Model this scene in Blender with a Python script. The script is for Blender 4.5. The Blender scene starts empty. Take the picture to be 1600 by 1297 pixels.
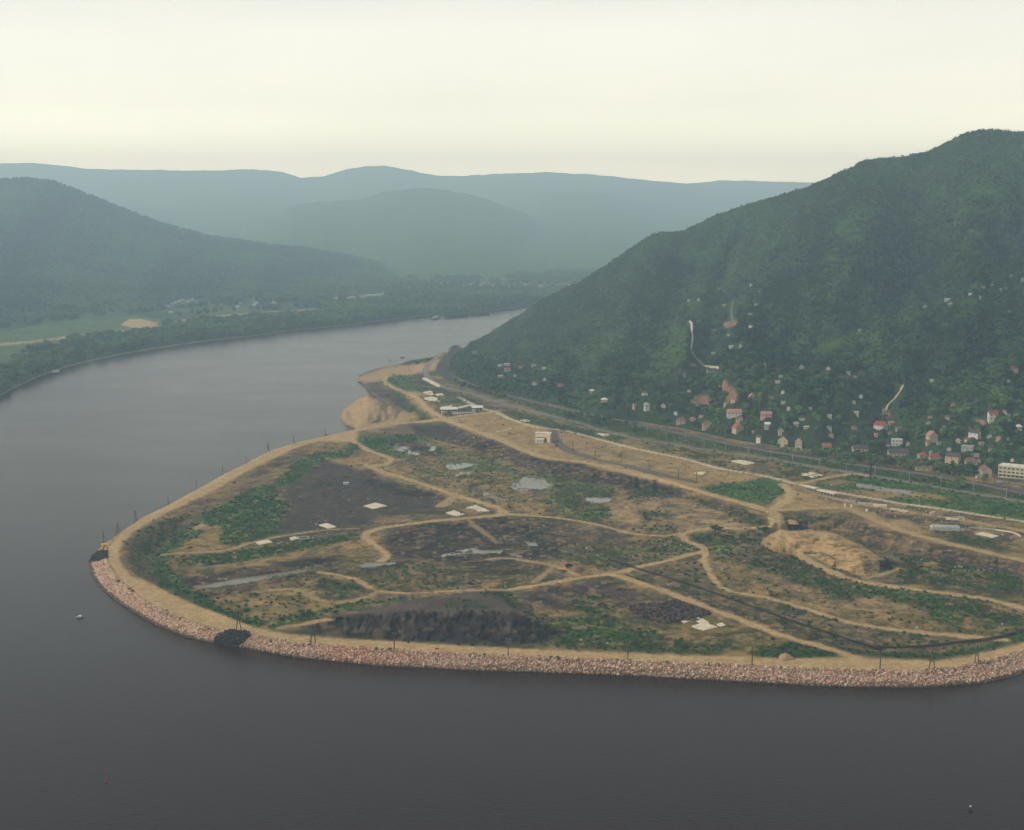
import bpy, math, random
import numpy as np
random.seed(7); RNG = np.random.default_rng(11)
SC = bpy.context.scene
COL = SC.collection

# ------------------------------------------------------------------ camera
CAM_H, FPX, PITCH = 230.0, 2200.0, math.radians(8.24)
cam_d = bpy.data.cameras.new('camera'); cam = bpy.data.objects.new('camera', cam_d); COL.objects.link(cam)
cam_d.sensor_width = 36.0; cam_d.lens = 36.0 * FPX / 1600.0
cam_d.clip_start = 1.0; cam_d.clip_end = 40000.0
cam.location = (0, 0, CAM_H); cam.rotation_euler = (math.pi / 2 - PITCH, 0, 0)
SC.camera = cam

# ------------------------------------------------------------------ sky, sun, exposure
SUN_EL, SUN_AZ = math.radians(44), math.radians(-104)      # azimuth from +Y, negative = left
w = bpy.data.worlds.new('World'); SC.world = w; w.use_nodes = True
nt = w.node_tree; nt.nodes.clear()
wo = nt.nodes.new('ShaderNodeOutputWorld'); bg = nt.nodes.new('ShaderNodeBackground')
sky = nt.nodes.new('ShaderNodeTexSky'); sky.sky_type = 'NISHITA'; sky.sun_disc = False
sky.sun_elevation = SUN_EL; sky.sun_rotation = SUN_AZ
sky.air_density = 1.0; sky.dust_density = 6.0; sky.ozone_density = 1.0; sky.altitude = 100
SKY_STRENGTH = 0.10
# thin even overcast veil over the clear sky: densest towards the horizon, where one looks through most of it
tc = nt.nodes.new('ShaderNodeTexCoord'); sp = nt.nodes.new('ShaderNodeSeparateXYZ')
nt.links.new(tc.outputs['Generated'], sp.inputs[0])
ramp_ = nt.nodes.new('ShaderNodeValToRGB'); cr_ = ramp_.color_ramp; cr_.interpolation = 'LINEAR'
VEIL = [(0.0, (3.1, 3.2, 2.4), 1.0), (0.04, (2.34, 2.42, 1.88), 1.0), (0.075, (1.58, 1.56, 1.30), .98), (0.14, (1.14, 1.12, 1.0), .95), (0.32, (.58, .58, .57), .7), (0.62, (.30, .34, .38), .4)]
for k_, (p_, c_, a_) in enumerate(VEIL):
    e_ = cr_.elements[k_] if k_ < 2 else cr_.elements.new(p_)
    e_.position = p_; e_.color = (*[v * .3 for v in c_], a_)
nt.links.new(sp.outputs['Z'], ramp_.inputs[0])
cn = nt.nodes.new('ShaderNodeTexNoise'); cn.inputs['Scale'].default_value = 2.6; cn.inputs['Detail'].default_value = 6
cmap = nt.nodes.new('ShaderNodeMapping'); cmap.inputs['Scale'].default_value = (1, 1, 5)
nt.links.new(tc.outputs['Generated'], cmap.inputs[0]); nt.links.new(cmap.outputs[0], cn.inputs['Vector'])
cr = nt.nodes.new('ShaderNodeMapRange'); cr.inputs['From Min'].default_value = .3; cr.inputs['From Max'].default_value = .7
cr.inputs['To Min'].default_value = 30.8; cr.inputs['To Max'].default_value = 35.8
nt.links.new(cn.outputs['Fac'], cr.inputs['Value'])
veil = nt.nodes.new('ShaderNodeVectorMath'); veil.operation = 'SCALE'
nt.links.new(ramp_.outputs['Color'], veil.inputs[0]); nt.links.new(cr.outputs[0], veil.inputs['Scale'])
mx = nt.nodes.new('ShaderNodeMix'); mx.data_type = 'RGBA'
nt.links.new(ramp_.outputs['Alpha'], mx.inputs[0]); nt.links.new(sky.outputs[0], mx.inputs[6]); nt.links.new(veil.outputs[0], mx.inputs[7])
nt.links.new(mx.outputs[2], bg.inputs['Color']); bg.inputs['Strength'].default_value = SKY_STRENGTH
nt.links.new(bg.outputs[0], wo.inputs['Surface'])

sd = bpy.data.lights.new('sun', 'SUN'); sun = bpy.data.objects.new('sun', sd); COL.objects.link(sun)
sd.energy = 2.9; sd.angle = math.radians(3); sd.color = (1.0, 0.93, 0.80)
sun.rotation_euler = (math.pi / 2 - SUN_EL, 0, math.pi - SUN_AZ)
sun.location = (0, 0, 3000)

vs = SC.view_settings
SC.display_settings.display_device = 'sRGB'
vs.view_transform = 'Standard'; vs.look = 'None'; vs.exposure = 0.02; vs.gamma = 1.0
vs.use_curve_mapping = False
cy = SC.cycles
cy.max_bounces = 4; cy.diffuse_bounces = 2; cy.glossy_bounces = 2; cy.transmission_bounces = 0
cy.volume_bounces = 2; cy.transparent_max_bounces = 4; cy.use_denoising = True; cy.denoiser = 'OPENIMAGEDENOISE'; cy.denoising_input_passes = 'RGB_ALBEDO_NORMAL'
cy.caustics_reflective = False; cy.caustics_refractive = False

# ------------------------------------------------------------------ projection helpers
CT, ST = math.cos(PITCH), math.sin(PITCH)
def ray(px, py):
    a = (np.asarray(px, float) - 800) / FPX; b = (648.5 - np.asarray(py, float)) / FPX
    return a, CT + b * ST, -ST + b * CT
def at_z(px, py, z=0.0):
    a, d, e = ray(px, py); t = (z - CAM_H) / e
    return np.stack([a * t, d * t, CAM_H + e * t + 0 * a], -1)
def at_t(px, py, t):
    a, d, e = ray(px, py)
    return np.stack([a * t, d * t, CAM_H + e * t], -1)
def to_px(P):
    P = np.asarray(P, float); x, y, z = P[..., 0], P[..., 1], P[..., 2] - CAM_H
    f = y * CT - z * ST; u = y * ST + z * CT
    return 800 + FPX * x / f, 648.5 - FPX * u / f, f

# ------------------------------------------------------------------ noise
def _hash(ix, iy, seed):
    h = (ix.astype(np.int64) * 374761393 + iy.astype(np.int64) * 668265263 + seed * 974634777) & 0xFFFFFFFF
    h = ((h ^ (h >> 13)) * 1274126177) & 0xFFFFFFFF
    return ((h ^ (h >> 16)) & 0xFFFF) / 65535.0
def vnoise(x, y, seed=0):
    xf, yf = np.floor(x), np.floor(y); fx, fy = x - xf, y - yf
    fx = fx * fx * (3 - 2 * fx); fy = fy * fy * (3 - 2 * fy)
    a = _hash(xf, yf, seed); b = _hash(xf + 1, yf, seed); c = _hash(xf, yf + 1, seed); d = _hash(xf + 1, yf + 1, seed)
    return (a * (1 - fx) + b * fx) * (1 - fy) + (c * (1 - fx) + d * fx) * fy
def fbm(x, y, scale, octv=4, seed=0, gain=.5):
    v = 0; amp = 1; tot = 0; s = 1.0 / scale
    for o in range(octv):
        v = v + amp * vnoise(x * s + 17.3 * o, y * s - 9.1 * o, seed + o * 31); tot += amp; amp *= gain; s *= 2.03
    return v / tot
def sstep(a, b, x):
    t = np.clip((x - a) / (b - a), 0, 1); return t * t * (3 - 2 * t)
def lerp(a, b, t): return a + (b - a) * t

# ------------------------------------------------------------------ object helpers
def link(o, parent=None):
    COL.objects.link(o)
    if parent is not None: o.parent = parent
    return o
def tag(o, label=None, cat=None, group=None, kind=None):
    if label: o['label'] = label
    if cat: o['category'] = cat
    if group: o['group'] = group
    if kind: o['kind'] = kind
    return o
def empty(name, loc, rz=0.0, scale=None):
    o = bpy.data.objects.new(name, None); o.empty_display_size = 1.0
    o.location = tuple(float(v) for v in loc); o.rotation_euler = (0, 0, rz)
    if scale is not None: o.scale = scale
    return link(o)
def mesh_np(name, V, F, mats=(), col=None, smooth=False):
    """V (n,3), F (m,k) arrays with k = 3 or 4."""
    me = bpy.data.meshes.new(name)
    V = np.ascontiguousarray(V, np.float32); F = np.ascontiguousarray(F, np.int32)
    n, m, k = len(V), len(F), F.shape[1]
    me.vertices.add(n); me.vertices.foreach_set('co', V.ravel())
    me.loops.add(m * k); me.loops.foreach_set('vertex_index', F.ravel())
    me.polygons.add(m); me.polygons.foreach_set('loop_start', np.arange(0, m * k, k, dtype=np.int32))
    if smooth: me.polygons.foreach_set('use_smooth', np.ones(m, bool))
    for a in mats: me.materials.append(a)
    me.update(calc_edges=True)
    if col is not None:
        ca = me.color_attributes.new('Col', 'FLOAT_COLOR', 'POINT')
        c4 = np.ones((n, 4), np.float32); c4[:, :3] = col
        ca.data.foreach_set('color', c4.ravel())
    return me
class MB:
    """collects simple pieces into one mesh"""
    def __init__(s): s.v = []; s.f = []
    def add(s, vs_, fs):
        b = len(s.v); s.v += [tuple(map(float, p)) for p in vs_]; s.f += [tuple(b + i for i in q) for q in fs]; return s
    def box(s, x0, x1, y0, y1, z0, z1):
        return s.add([(x0, y0, z0), (x1, y0, z0), (x1, y1, z0), (x0, y1, z0), (x0, y0, z1), (x1, y0, z1), (x1, y1, z1), (x0, y1, z1)],
                     [(0, 3, 2, 1), (4, 5, 6, 7), (0, 1, 5, 4), (1, 2, 6, 5), (2, 3, 7, 6), (3, 0, 4, 7)])
    def prism(s, pts, z0, z1):
        n = len(pts)
        return s.add([(x, y, z0) for x, y in pts] + [(x, y, z1) for x, y in pts],
                     [tuple(range(n - 1, -1, -1)), tuple(range(n, 2 * n))] + [(i, (i + 1) % n, n + (i + 1) % n, n + i) for i in range(n)])
    def cone(s, p0, p1, r0, r1, n=6):
        p0, p1 = np.array(p0, float), np.array(p1, float); d = p1 - p0; d /= (np.linalg.norm(d) + 1e-9)
        u = np.cross(d, (0.31, 0.95, 0.05) if abs(d[2]) > .7 else (0, 0, 1)); u /= np.linalg.norm(u); v = np.cross(d, u)
        a = [2 * math.pi * i / n for i in range(n)]
        return s.add([p0 + r0 * (math.cos(t) * u + math.sin(t) * v) for t in a] + [p1 + r1 * (math.cos(t) * u + math.sin(t) * v) for t in a],
                     [(i, (i + 1) % n, n + (i + 1) % n, n + i) for i in range(n)] + [tuple(range(n - 1, -1, -1)), tuple(range(n, 2 * n))])
    def mesh(s, name, mat):
        me = bpy.data.meshes.new(name); me.from_pydata(s.v, [], s.f)
        if mat: me.materials.append(mat)
        me.update(); return me
    def build(s, name, mat, parent=None):
        return link(bpy.data.objects.new(name, s.mesh(name, mat)), parent)

# ------------------------------------------------------------------ materials
def new_mat(name):
    m = bpy.data.materials.new(name); m.use_nodes = True
    return m, m.node_tree, m.node_tree.nodes['Principled BSDF']
def wear_mat(name, rgb, rough=.85, scale=.6, amp=.35, spec=.2, bump=0.0):
    m, t, b = new_mat(name)
    g = t.nodes.new('ShaderNodeNewGeometry'); n = t.nodes.new('ShaderNodeTexNoise')
    n.inputs['Scale'].default_value = scale; n.inputs['Detail'].default_value = 6
    t.links.new(g.outputs['Position'], n.inputs['Vector'])
    r = t.nodes.new('ShaderNodeMapRange'); r.inputs['From Min'].default_value = .3; r.inputs['From Max'].default_value = .7
    r.inputs['To Min'].default_value = 1 - amp; r.inputs['To Max'].default_value = 1 + amp
    t.links.new(n.outputs['Fac'], r.inputs['Value'])
    s = t.nodes.new('ShaderNodeVectorMath'); s.operation = 'SCALE'; s.inputs[0].default_value = rgb
    t.links.new(r.outputs[0], s.inputs['Scale']); t.links.new(s.outputs[0], b.inputs['Base Color'])
    b.inputs['Roughness'].default_value = rough; b.inputs['Specular IOR Level'].default_value = spec
    if bump:
        bp = t.nodes.new('ShaderNodeBump'); bp.inputs['Strength'].default_value = .6; bp.inputs['Distance'].default_value = bump
        t.links.new(n.outputs['Fac'], bp.inputs['Height']); t.links.new(bp.outputs[0], b.inputs['Normal'])
    return m
def attr_mat(name, scales=(.25, 1.3), amp=(.28, .34), bump=.5, rough=1.0, spec=.05):
    """colour per vertex (what the ground is made of) times fine mottling"""
    m, t, b = new_mat(name)
    a = t.nodes.new('ShaderNodeAttribute'); a.attribute_name = 'Col'
    g = t.nodes.new('ShaderNodeNewGeometry'); cur = a.outputs['Color']; last = None
    for sc_, am in zip(scales, amp):
        n = t.nodes.new('ShaderNodeTexNoise'); n.inputs['Scale'].default_value = sc_; n.inputs['Detail'].default_value = 5
        n.inputs['Roughness'].default_value = .65
        t.links.new(g.outputs['Position'], n.inputs['Vector'])
        r = t.nodes.new('ShaderNodeMapRange'); r.inputs['From Min'].default_value = .3; r.inputs['From Max'].default_value = .7
        r.inputs['To Min'].default_value = 1 - am; r.inputs['To Max'].default_value = 1 + am
        t.links.new(n.outputs['Fac'], r.inputs['Value'])
        s = t.nodes.new('ShaderNodeVectorMath'); s.operation = 'SCALE'
        t.links.new(cur, s.inputs[0]); t.links.new(r.outputs[0], s.inputs['Scale']); cur = s.outputs[0]; last = n
    t.links.new(cur, b.inputs['Base Color'])
    if bump:
        bp = t.nodes.new('ShaderNodeBump'); bp.inputs['Strength'].default_value = .7; bp.inputs['Distance'].default_value = bump
        t.links.new(last.outputs['Fac'], bp.inputs['Height']); t.links.new(bp.outputs[0], b.inputs['Normal'])
    b.inputs['Roughness'].default_value = rough; b.inputs['Specular IOR Level'].default_value = spec
    return m
M_GROUND = attr_mat('earth', bump=.6)
M_HILL = attr_mat('hill_cover', scales=(.012, .06), amp=(.3, .4), bump=5.0)
M_STONE = attr_mat('rough_stone', scales=(1.5,), amp=(.2,), bump=.0, rough=.9, spec=.15)

# water: murky river, many small ripples
M_WATER, t, b = new_mat('river_water')
b.inputs['Base Color'].default_value = (.019, .009, .007, 1); b.inputs['IOR'].default_value = 1.33
b.inputs['Roughness'].default_value = .16; b.inputs['Specular IOR Level'].default_value = .12
g = t.nodes.new('ShaderNodeNewGeometry'); mp = t.nodes.new('ShaderNodeMapping'); mp.inputs['Scale'].default_value = (.35, .7, 1); mp.inputs['Rotation'].default_value = (0, 0, .35)
t.links.new(g.outputs['Position'], mp.inputs[0])
n1 = t.nodes.new('ShaderNodeTexNoise'); n1.inputs['Scale'].default_value = 1.0; n1.inputs['Detail'].default_value = 4
n2 = t.nodes.new('ShaderNodeTexNoise'); n2.inputs['Scale'].default_value = .016; n2.inputs['Detail'].default_value = 5; n2.inputs['Distortion'].default_value = .8
t.links.new(mp.outputs[0], n1.inputs['Vector']); t.links.new(mp.outputs[0], n2.inputs['Vector'])
bp = t.nodes.new('ShaderNodeBump'); bp.inputs['Strength'].default_value = .34; bp.inputs['Distance'].default_value = .5
t.links.new(n1.outputs['Fac'], bp.inputs['Height']); t.links.new(bp.outputs[0], b.inputs['Normal'])
rr = t.nodes.new('ShaderNodeMapRange'); rr.inputs['From Min'].default_value = .35; rr.inputs['From Max'].default_value = .65
rr.inputs['To Min'].default_value = .13; rr.inputs['To Max'].default_value = .19
t.links.new(n2.outputs['Fac'], rr.inputs['Value']); t.links.new(rr.outputs[0], b.inputs['Roughness'])
# still puddles
M_PUDDLE, t, b = new_mat('muddy_puddle')
b.inputs['Base Color'].default_value = (.16, .15, .10, 1); b.inputs['Roughness'].default_value = .22; b.inputs['Specular IOR Level'].default_value = .35; b.inputs['IOR'].default_value = 1.33

# ------------------------------------------------------------------ river
WX, WY0, WY1 = 8400., -700., 15800.
me = mesh_np('river', np.array([(-WX, WY0, 0), (WX, WY0, 0), (WX, WY1, 0), (-WX, WY1, 0)]), np.array([(0, 1, 2, 3)]), [M_WATER])
tag(link(bpy.data.objects.new('river', me)), 'wide grey brown river bending round the embanked spit', 'river', kind='structure')
# ================================================================== LAND: embanked construction site
LX = np.arange(-160, 1900, 1.8); LY = np.arange(1092, 528, -1.35)       # rows from near to far
PX, PY = np.meshgrid(LX, LY)
MAP = at_z(PX, PY, 6.0); MX, MY = MAP[..., 0], MAP[..., 1]
def mp_pts(pts): 
    q = at_z(np.array([p[0] for p in pts], float), np.array([p[1] for p in pts], float), 6.0); return q[:, :2]
def inside(pts, x, y):
    r = np.zeros(x.shape, bool); n = len(pts)
    for i in range(n):
        x0, y0 = pts[i]; x1, y1 = pts[(i + 1) % n]
        if y0 == y1: continue
        c = ((y0 > y) != (y1 > y)) & (x < (x1 - x0) * (y - y0) / (y1 - y0) + x0); r ^= c
    return r
def dist(pts, closed=False, X=None, Y=None):
    """distance in metres on the map plane to a pixel polyline"""
    X = MX if X is None else X; Y = MY if Y is None else Y
    q = mp_pts(pts); d = np.full(X.shape, 1e9); n = len(q)
    for i in range(n if closed else n - 1):
        a, c = q[i], q[(i + 1) % n]; e = c - a; L = e @ e + 1e-9
        s = np.clip(((X - a[0]) * e[0] + (Y - a[1]) * e[1]) / L, 0, 1)
        np.minimum(d, np.hypot(X - a[0] - s * e[0], Y - a[1] - s * e[1]), out=d)
    return d
NW1 = fbm(MX, MY, 16, 5, 3, .62) - .5; NW2 = fbm(MX, MY, 16, 5, 77, .62) - .5
N_BIG = fbm(MX, MY, 60, 4, 5); N_MID = fbm(MX, MY, 18, 4, 9); N_FINE = fbm(MX, MY, 5, 4, 15); N_MIC = fbm(MX, MY, 1.8, 3, 21)
def blur(m, k):
    for _ in range(2):
        for ax in (0, 1):
            kk = max(1, int(k if ax else k * .7)); c = np.cumsum(np.pad(m, [(kk + 1, kk) if a == ax else (0, 0) for a in (0, 1)], mode='edge'), axis=ax)
            n = m.shape[ax]
            hi = np.take(c, np.arange(2 * kk + 1, 2 * kk + 1 + n), axis=ax); lo = np.take(c, np.arange(0, n), axis=ax)
            m = (hi - lo) / (2 * kk + 1)
    return m
def mask(pts, warp=6, soft=1):
    warp = warp * 1.35
    xs = [p[0] for p in pts]; ys = [p[1] for p in pts]; pad = 14 + warp
    c0, c1 = np.searchsorted(LX, [min(xs) - pad, max(xs) + pad]); r0 = int(np.searchsorted(-LY, -(max(ys) + pad))); r1 = int(np.searchsorted(-LY, -(min(ys) - pad)))
    out = np.zeros(PX.shape)
    s = (slice(r0, r1), slice(c0, c1))
    if r1 <= r0 or c1 <= c0: return out
    m = inside(pts, PX[s] + NW1[s] * warp * 2.2, PY[s] + NW2[s] * warp * 1.3).astype(float)
    out[s] = blur(m, soft) if soft else m
    return out

WATERLINE = [(713, 536), (692, 551), (672, 559), (645, 563), (617, 570), (640, 570), (668, 567), (640, 569), (600, 572), (575, 580), (560, 586), (560, 597), (569, 600), (575, 610), (592, 624),
    (572, 618), (552, 628), (537, 637), (532, 652), (540, 664), (557, 671), (530, 677), (500, 684), (459, 693), (419, 706), (384, 725), (349, 742), (308, 765), (263, 790), (223, 809), (185, 834),
    (153, 859), (138, 877), (139.5, 884), (144, 902), (159, 921), (188, 944), (223, 966), (258, 984), (305, 1000), (334, 1007), (370, 1013), (416, 1021), (460, 1030),
    (595, 1044), (730, 1051), (899, 1056), (1000, 1060), (1153, 1069), (1316, 1077), (1437, 1078), (1519, 1072), (1559, 1064), (1600, 1053), (1700, 1020), (1850, 960), (2100, 860)]
CREST_O = [(714, 541), (694, 554), (680, 561), (650, 567), (632, 571), (600, 575), (577, 583), (563, 589), (564, 597), (573, 603), (580, 612), (596, 627),
    (575, 622), (555, 631), (543, 638), (538, 652), (546, 663), (560, 669), (533, 676), (500, 682), (459, 691), (419, 704), (384, 722), (349, 740), (308, 763), (263, 787), (223, 807), (190, 830), (176, 845), (166, 855),
    (167, 879), (182, 902), (202, 922), (232, 943), (276, 963), (323, 980), (343, 984), (387, 990), (452, 1003), (561, 1012), (676, 1019), (797, 1025), (950, 1031), (1153, 1039), (1316, 1046), (1417, 1048),
    (1478, 1045), (1539, 1033), (1600, 1017), (1700, 985), (1850, 925), (2100, 825)]
CREST_I = [(712, 640), (692, 660), (660, 666), (610, 672), (570, 677), (552, 690), (535, 690), (500, 689), (452, 704), (393, 733), (334, 767), (276, 794), (238, 814), (208, 832), (191, 849), (186, 861),
    (188, 879), (203, 899), (229, 908), (264, 927), (305, 946), (352, 963), (393, 980), (452, 991), (527, 997), (629, 1003), (797, 1013), (950, 1020), (1112, 1025), (1234, 1029), (1336, 1027),
    (1397, 1031), (1466, 1033), (1519, 1025), (1600, 1004), (1700, 972), (1850, 912), (2100, 812)]
FLOOR = [(716, 640), (710, 678), (690, 690), (650, 688), (600, 692), (580, 697), (560, 702), (520, 703), (480, 716), (430, 738), (395, 768), (340, 800), (290, 826), (262, 850), (240, 866), (238, 885), (262, 905), (300, 925),
    (345, 948), (390, 968), (450, 980), (520, 988), (629, 998), (797, 1008), (950, 1012), (1112, 1016), (1234, 1019), (1336, 1017), (1397, 1018), (1466, 1020), (1519, 1010), (1600, 985), (1700, 950), (1850, 890), (2100, 790)]
CLOSE = [(2100, 480), (716, 480)]
PLAT_T = [(640, 664), (700, 664), (752, 682), (790, 696), (858, 721), (911, 727), (964, 739), (1020, 752), (1069, 766), (1108, 778), (1147, 790), (1195, 803), (1208, 812), (1216, 824), (1222, 806), (1240, 802), (1272, 799), (1310, 800),
    (1327, 803), (1350, 812), (1377, 822), (1442, 843), (1521, 863), (1600, 880), (2100, 990)]
PLAT_B = [(600, 690), (650, 691), (700, 697), (745, 703), (790, 722), (860, 748), (911, 753), (964, 758), (1027, 764), (1063, 774), (1108, 789), (1147, 808), (1174, 824), (1198, 840), (1226, 830), (1258, 826),
    (1300, 829), (1327, 842), (1360, 856), (1400, 868), (1450, 875), (1520, 886), (1600, 907), (2100, 1020)]
inW = inside(WATERLINE + CLOSE, PX, PY); inCO = inside(CREST_O + CLOSE, PX, PY)
inCI = inside(CREST_I + CLOSE, PX, PY); inFL = inside(FLOOR + CLOSE, PX, PY)
dW, dCO, dCI, dFL = dist(WATERLINE), dist(CREST_O), dist(CREST_I), dist(FLOOR)
north = sstep(672, 655, PY) * sstep(700, 640, PX)
h_crest = lerp(6.5, 4.5, north)
floor_z = 3.0 + 1.5 * (N_BIG - .5) * 2
t_bank = np.where(inCO, 1.0, np.where(inW, dW / (dW + dCO + 1e-6), 0.0))
H = np.where(inW, t_bank * h_crest, -np.minimum(dW * .5, 4.0))
t_in = np.where(inFL, 1.0, np.where(inCI, dCI / (dCI + dFL + 1e-6), 0.0)); t_in = t_in * t_in * (3 - 2 * t_in)
H = np.where(inCI, lerp(H, floor_z, t_in), H)
# plateau above the old bank
inPT = inside(PLAT_T + [(2100, 480), (700, 480), (640, 600)], PX, PY); inPB = inside(PLAT_B + [(2100, 480), (700, 480), (600, 640)], PX, PY)
dPT, dPB = dist(PLAT_T), dist(PLAT_B)
t_pl = np.where(inPT, 1.0, np.where(inPB, dPB / (dPT + dPB + 1e-6), 0.0))
t_pl = t_pl * sstep(640, 740, PX + (660 - PY) * .3) 
H = np.where(inW, lerp(H, 11.0 + 1.0 * sstep(740, 640, PY), t_pl * np.where(inCO, 1, t_bank)), H)
def ramp(front, back, poly, height, power=1.0):
    m = inside(poly, PX, PY); d0, d1 = dist(front), dist(back)
    t_ = d0 / (d0 + d1 + 1e-6); t_ = t_ ** power
    return np.where(m, t_ * height, 0.0), m
def dpx(pts):
    """distance in pixels, stretched upright, to a polyline"""
    d = np.full(PX.shape, 1e9)
    for (x0, y0), (x1, y1) in zip(pts[:-1], pts[1:]):
        ex, ey = x1 - x0, (y1 - y0) * 2.2; L = ex * ex + ey * ey + 1e-9
        s = np.clip(((PX - x0) * ex + (PY - y0) * 2.2 * ey) / L, 0, 1); np.minimum(d, np.hypot(PX - x0 - s * ex, (PY - y0) * 2.2 - s * ey), out=d)
    return d
def face(front, rim, heights, poly, power=1.0, cap=1.0):
    """slope climbing from a front foot line to a rim of given heights"""
    m = inside(poly, PX, PY); d0, d1 = dpx(front), dpx(rim); t_ = d0 / (d0 + d1 + 1e-6)
    return np.where(m, np.minimum(t_ / cap, 1.0) ** power * np.interp(PX, [p[0] for p in rim], heights), 0.0), m
# sand heap in the river corner
sm1 = [(575, 617), (562, 622), (548, 632), (537, 639), (532, 652), (540, 664), (557, 671), (590, 669), (622, 663), (642, 650), (624, 640), (606, 632), (592, 624)]
a1, m1 = face([(537, 640), (532, 652), (540, 664), (557, 671), (590, 669), (622, 663), (642, 650)], [(540, 637), (548, 632), (562, 622), (575, 617), (592, 624), (606, 632), (624, 640), (642, 650)], [3, 8, 17, 22, 17, 11, 5, 0], sm1, .9)
H = np.where(m1, np.maximum(H, 1.0 + a1 + (fbm(PX, PY, 11, 3, 71) - .5) * 3.2 * (a1 > 1.5)), H)
# big sand heap inside the site
sm2 = [(1190, 847), (1204, 861), (1230, 864), (1267, 869), (1300, 884), (1327, 896), (1351, 899), (1374, 893), (1390, 879), (1370, 866), (1350, 853), (1327, 842), (1306, 833), (1267, 828), (1243, 830), (1219, 828), (1202, 836)]
a2, m2 = face([(1190, 847), (1204, 861), (1230, 864), (1267, 869), (1300, 884), (1327, 896), (1351, 899), (1374, 893), (1390, 879)],
              [(1192, 843), (1202, 836), (1219, 828), (1243, 830), (1267, 828), (1306, 833), (1327, 842), (1350, 853), (1370, 866), (1388, 877)], [2, 7, 10, 10, 11, 11, 10, 9, 6, 2], sm2, 1.0, .72)
H = np.where(m2, np.maximum(H, 3.0 + a2 + (N_FINE - .5) * 1.4 + (fbm(PX, PY, 16, 3, 72) - .5) * .9), H)
# dark spoil heap behind the near embankment
sp_front = [(462, 981), (490, 988), (544, 999), (662, 1008), (764, 1011), (855, 1005), (885, 990)]
sp_ridge = [(466, 977), (521, 963), (570, 959), (612, 958), (650, 955), (689, 957), (740, 955), (797, 957), (840, 969), (882, 988)]
a3, m3 = face(sp_front, sp_ridge, [0, 5.5, 7.5, 8.5, 9.6, 8.8, 9.6, 9.2, 4.5, 0], sp_front + sp_ridge[::-1], .9, .92)
gul = np.clip(np.abs(fbm(PX + (fbm(PX, PY, 25, 3, 40) - .5) * 30, PY * .35, 30, 4, 41, .6) - .5) * 3.2, 0, 1)
H = np.where(m3, np.maximum(H, 2.6 + a3 * (.74 + .42 * gul) + (fbm(PX, PY, 10, 3, 43) - .5) * 2.2 * (a3 > .8)), H)
top_poly = [(500, 966), (521, 963), (570, 959), (612, 958), (650, 955), (689, 957), (740, 955), (797, 957), (840, 969), (822, 950), (800, 936), (750, 923), (690, 932), (600, 948)]
a4, m4 = face([(500, 966), (600, 948), (690, 932), (750, 923), (800, 936), (822, 950), (840, 969)], sp_ridge[1:9], [5.5, 7.5, 8.5, 9.6, 8.8, 9.6, 9.2, 4.5], top_poly)
H = np.where(m4, np.maximum(H, 3.2 + a4 * .9 + (N_FINE - .5) * .8), H)
# dark pit
pit = mask([(600, 838), (660, 824), (740, 812), (800, 812), (880, 818), (905, 826), (900, 848), (870, 872), (800, 882), (720, 880), (640, 866), (606, 858)], 5, 8)
H = H - pit * 2.0
for pl_, amp_ in (([(290, 912), (500, 874), (560, 866), (556, 878), (500, 886), (364, 906)], 1.5), ([(262, 878), (393, 866), (500, 848), (500, 856), (393, 878), (300, 886)], -1.2),
                  ([(590, 744), (700, 782), (690, 790), (600, 765)], -1.6), ([(570, 700), (640, 690), (690, 700), (680, 708), (610, 712)], -1.5)):
    H = H + mask(pl_, 3, 6) * amp_

# ------------------------------------------------------------------ what the ground is made of
TAN = np.array((.27, .178, .066)); SAND = np.array((.34, .232, .118)); OLIVE = np.array((.085, .078, .030)); BROWN = np.array((.105, .078, .052))
DARK = np.array((.015, .010, .011)); GREY = np.array((.040, .033, .030)); GREEN = np.array((.028, .100, .016)); DGREEN = np.array((.011, .027, .009))
LIME = np.array((.20, .28, .05)); PURP = np.array((.050, .035, .036)); ROADC = np.array((.335, .236, .115)); ASPH = np.array((.155, .14, .115)); CONC = np.array((.42, .36, .25))
RAILC = np.array((.046, .036, .034)); WET = np.array((.05, .046, .038)); RIP = np.array((.20, .135, .095))
C = np.empty(PX.shape + (3,)); C[:] = BROWN
def put(m, col, op=1.0):
    global C
    m = (m * op)[..., None]; C = C * (1 - m) + np.asarray(col) * m
put(sstep(.38, .62, N_MID), TAN, .75); put(sstep(.45, .6, fbm(MX, MY, 30, 5, 55)), OLIVE, .85); put(sstep(.56, .68, fbm(MX, MY, 22, 5, 66)), DGREEN, .7)
VEG = np.zeros(PX.shape)          # where tufts and bushes grow
def zone(pts, col, op=.9, warp=5, soft=2, mott=.5, col2=None, veg=0.0):
    m = mask(pts, warp, soft); nz = sstep(.40, .60, fbm(MX, MY, 11, 4, int(abs(pts[0][0]) + pts[0][1]) % 997))
    put(m, col, op * 1.0)
    if col2 is not None: put(m * nz, col2, mott)
    else: put(m * nz, BROWN if col is not BROWN else TAN, mott * .35)
    global VEG
    VEG = np.maximum(VEG * (1 - m * (0 if veg else .9)), m * veg)
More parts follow.
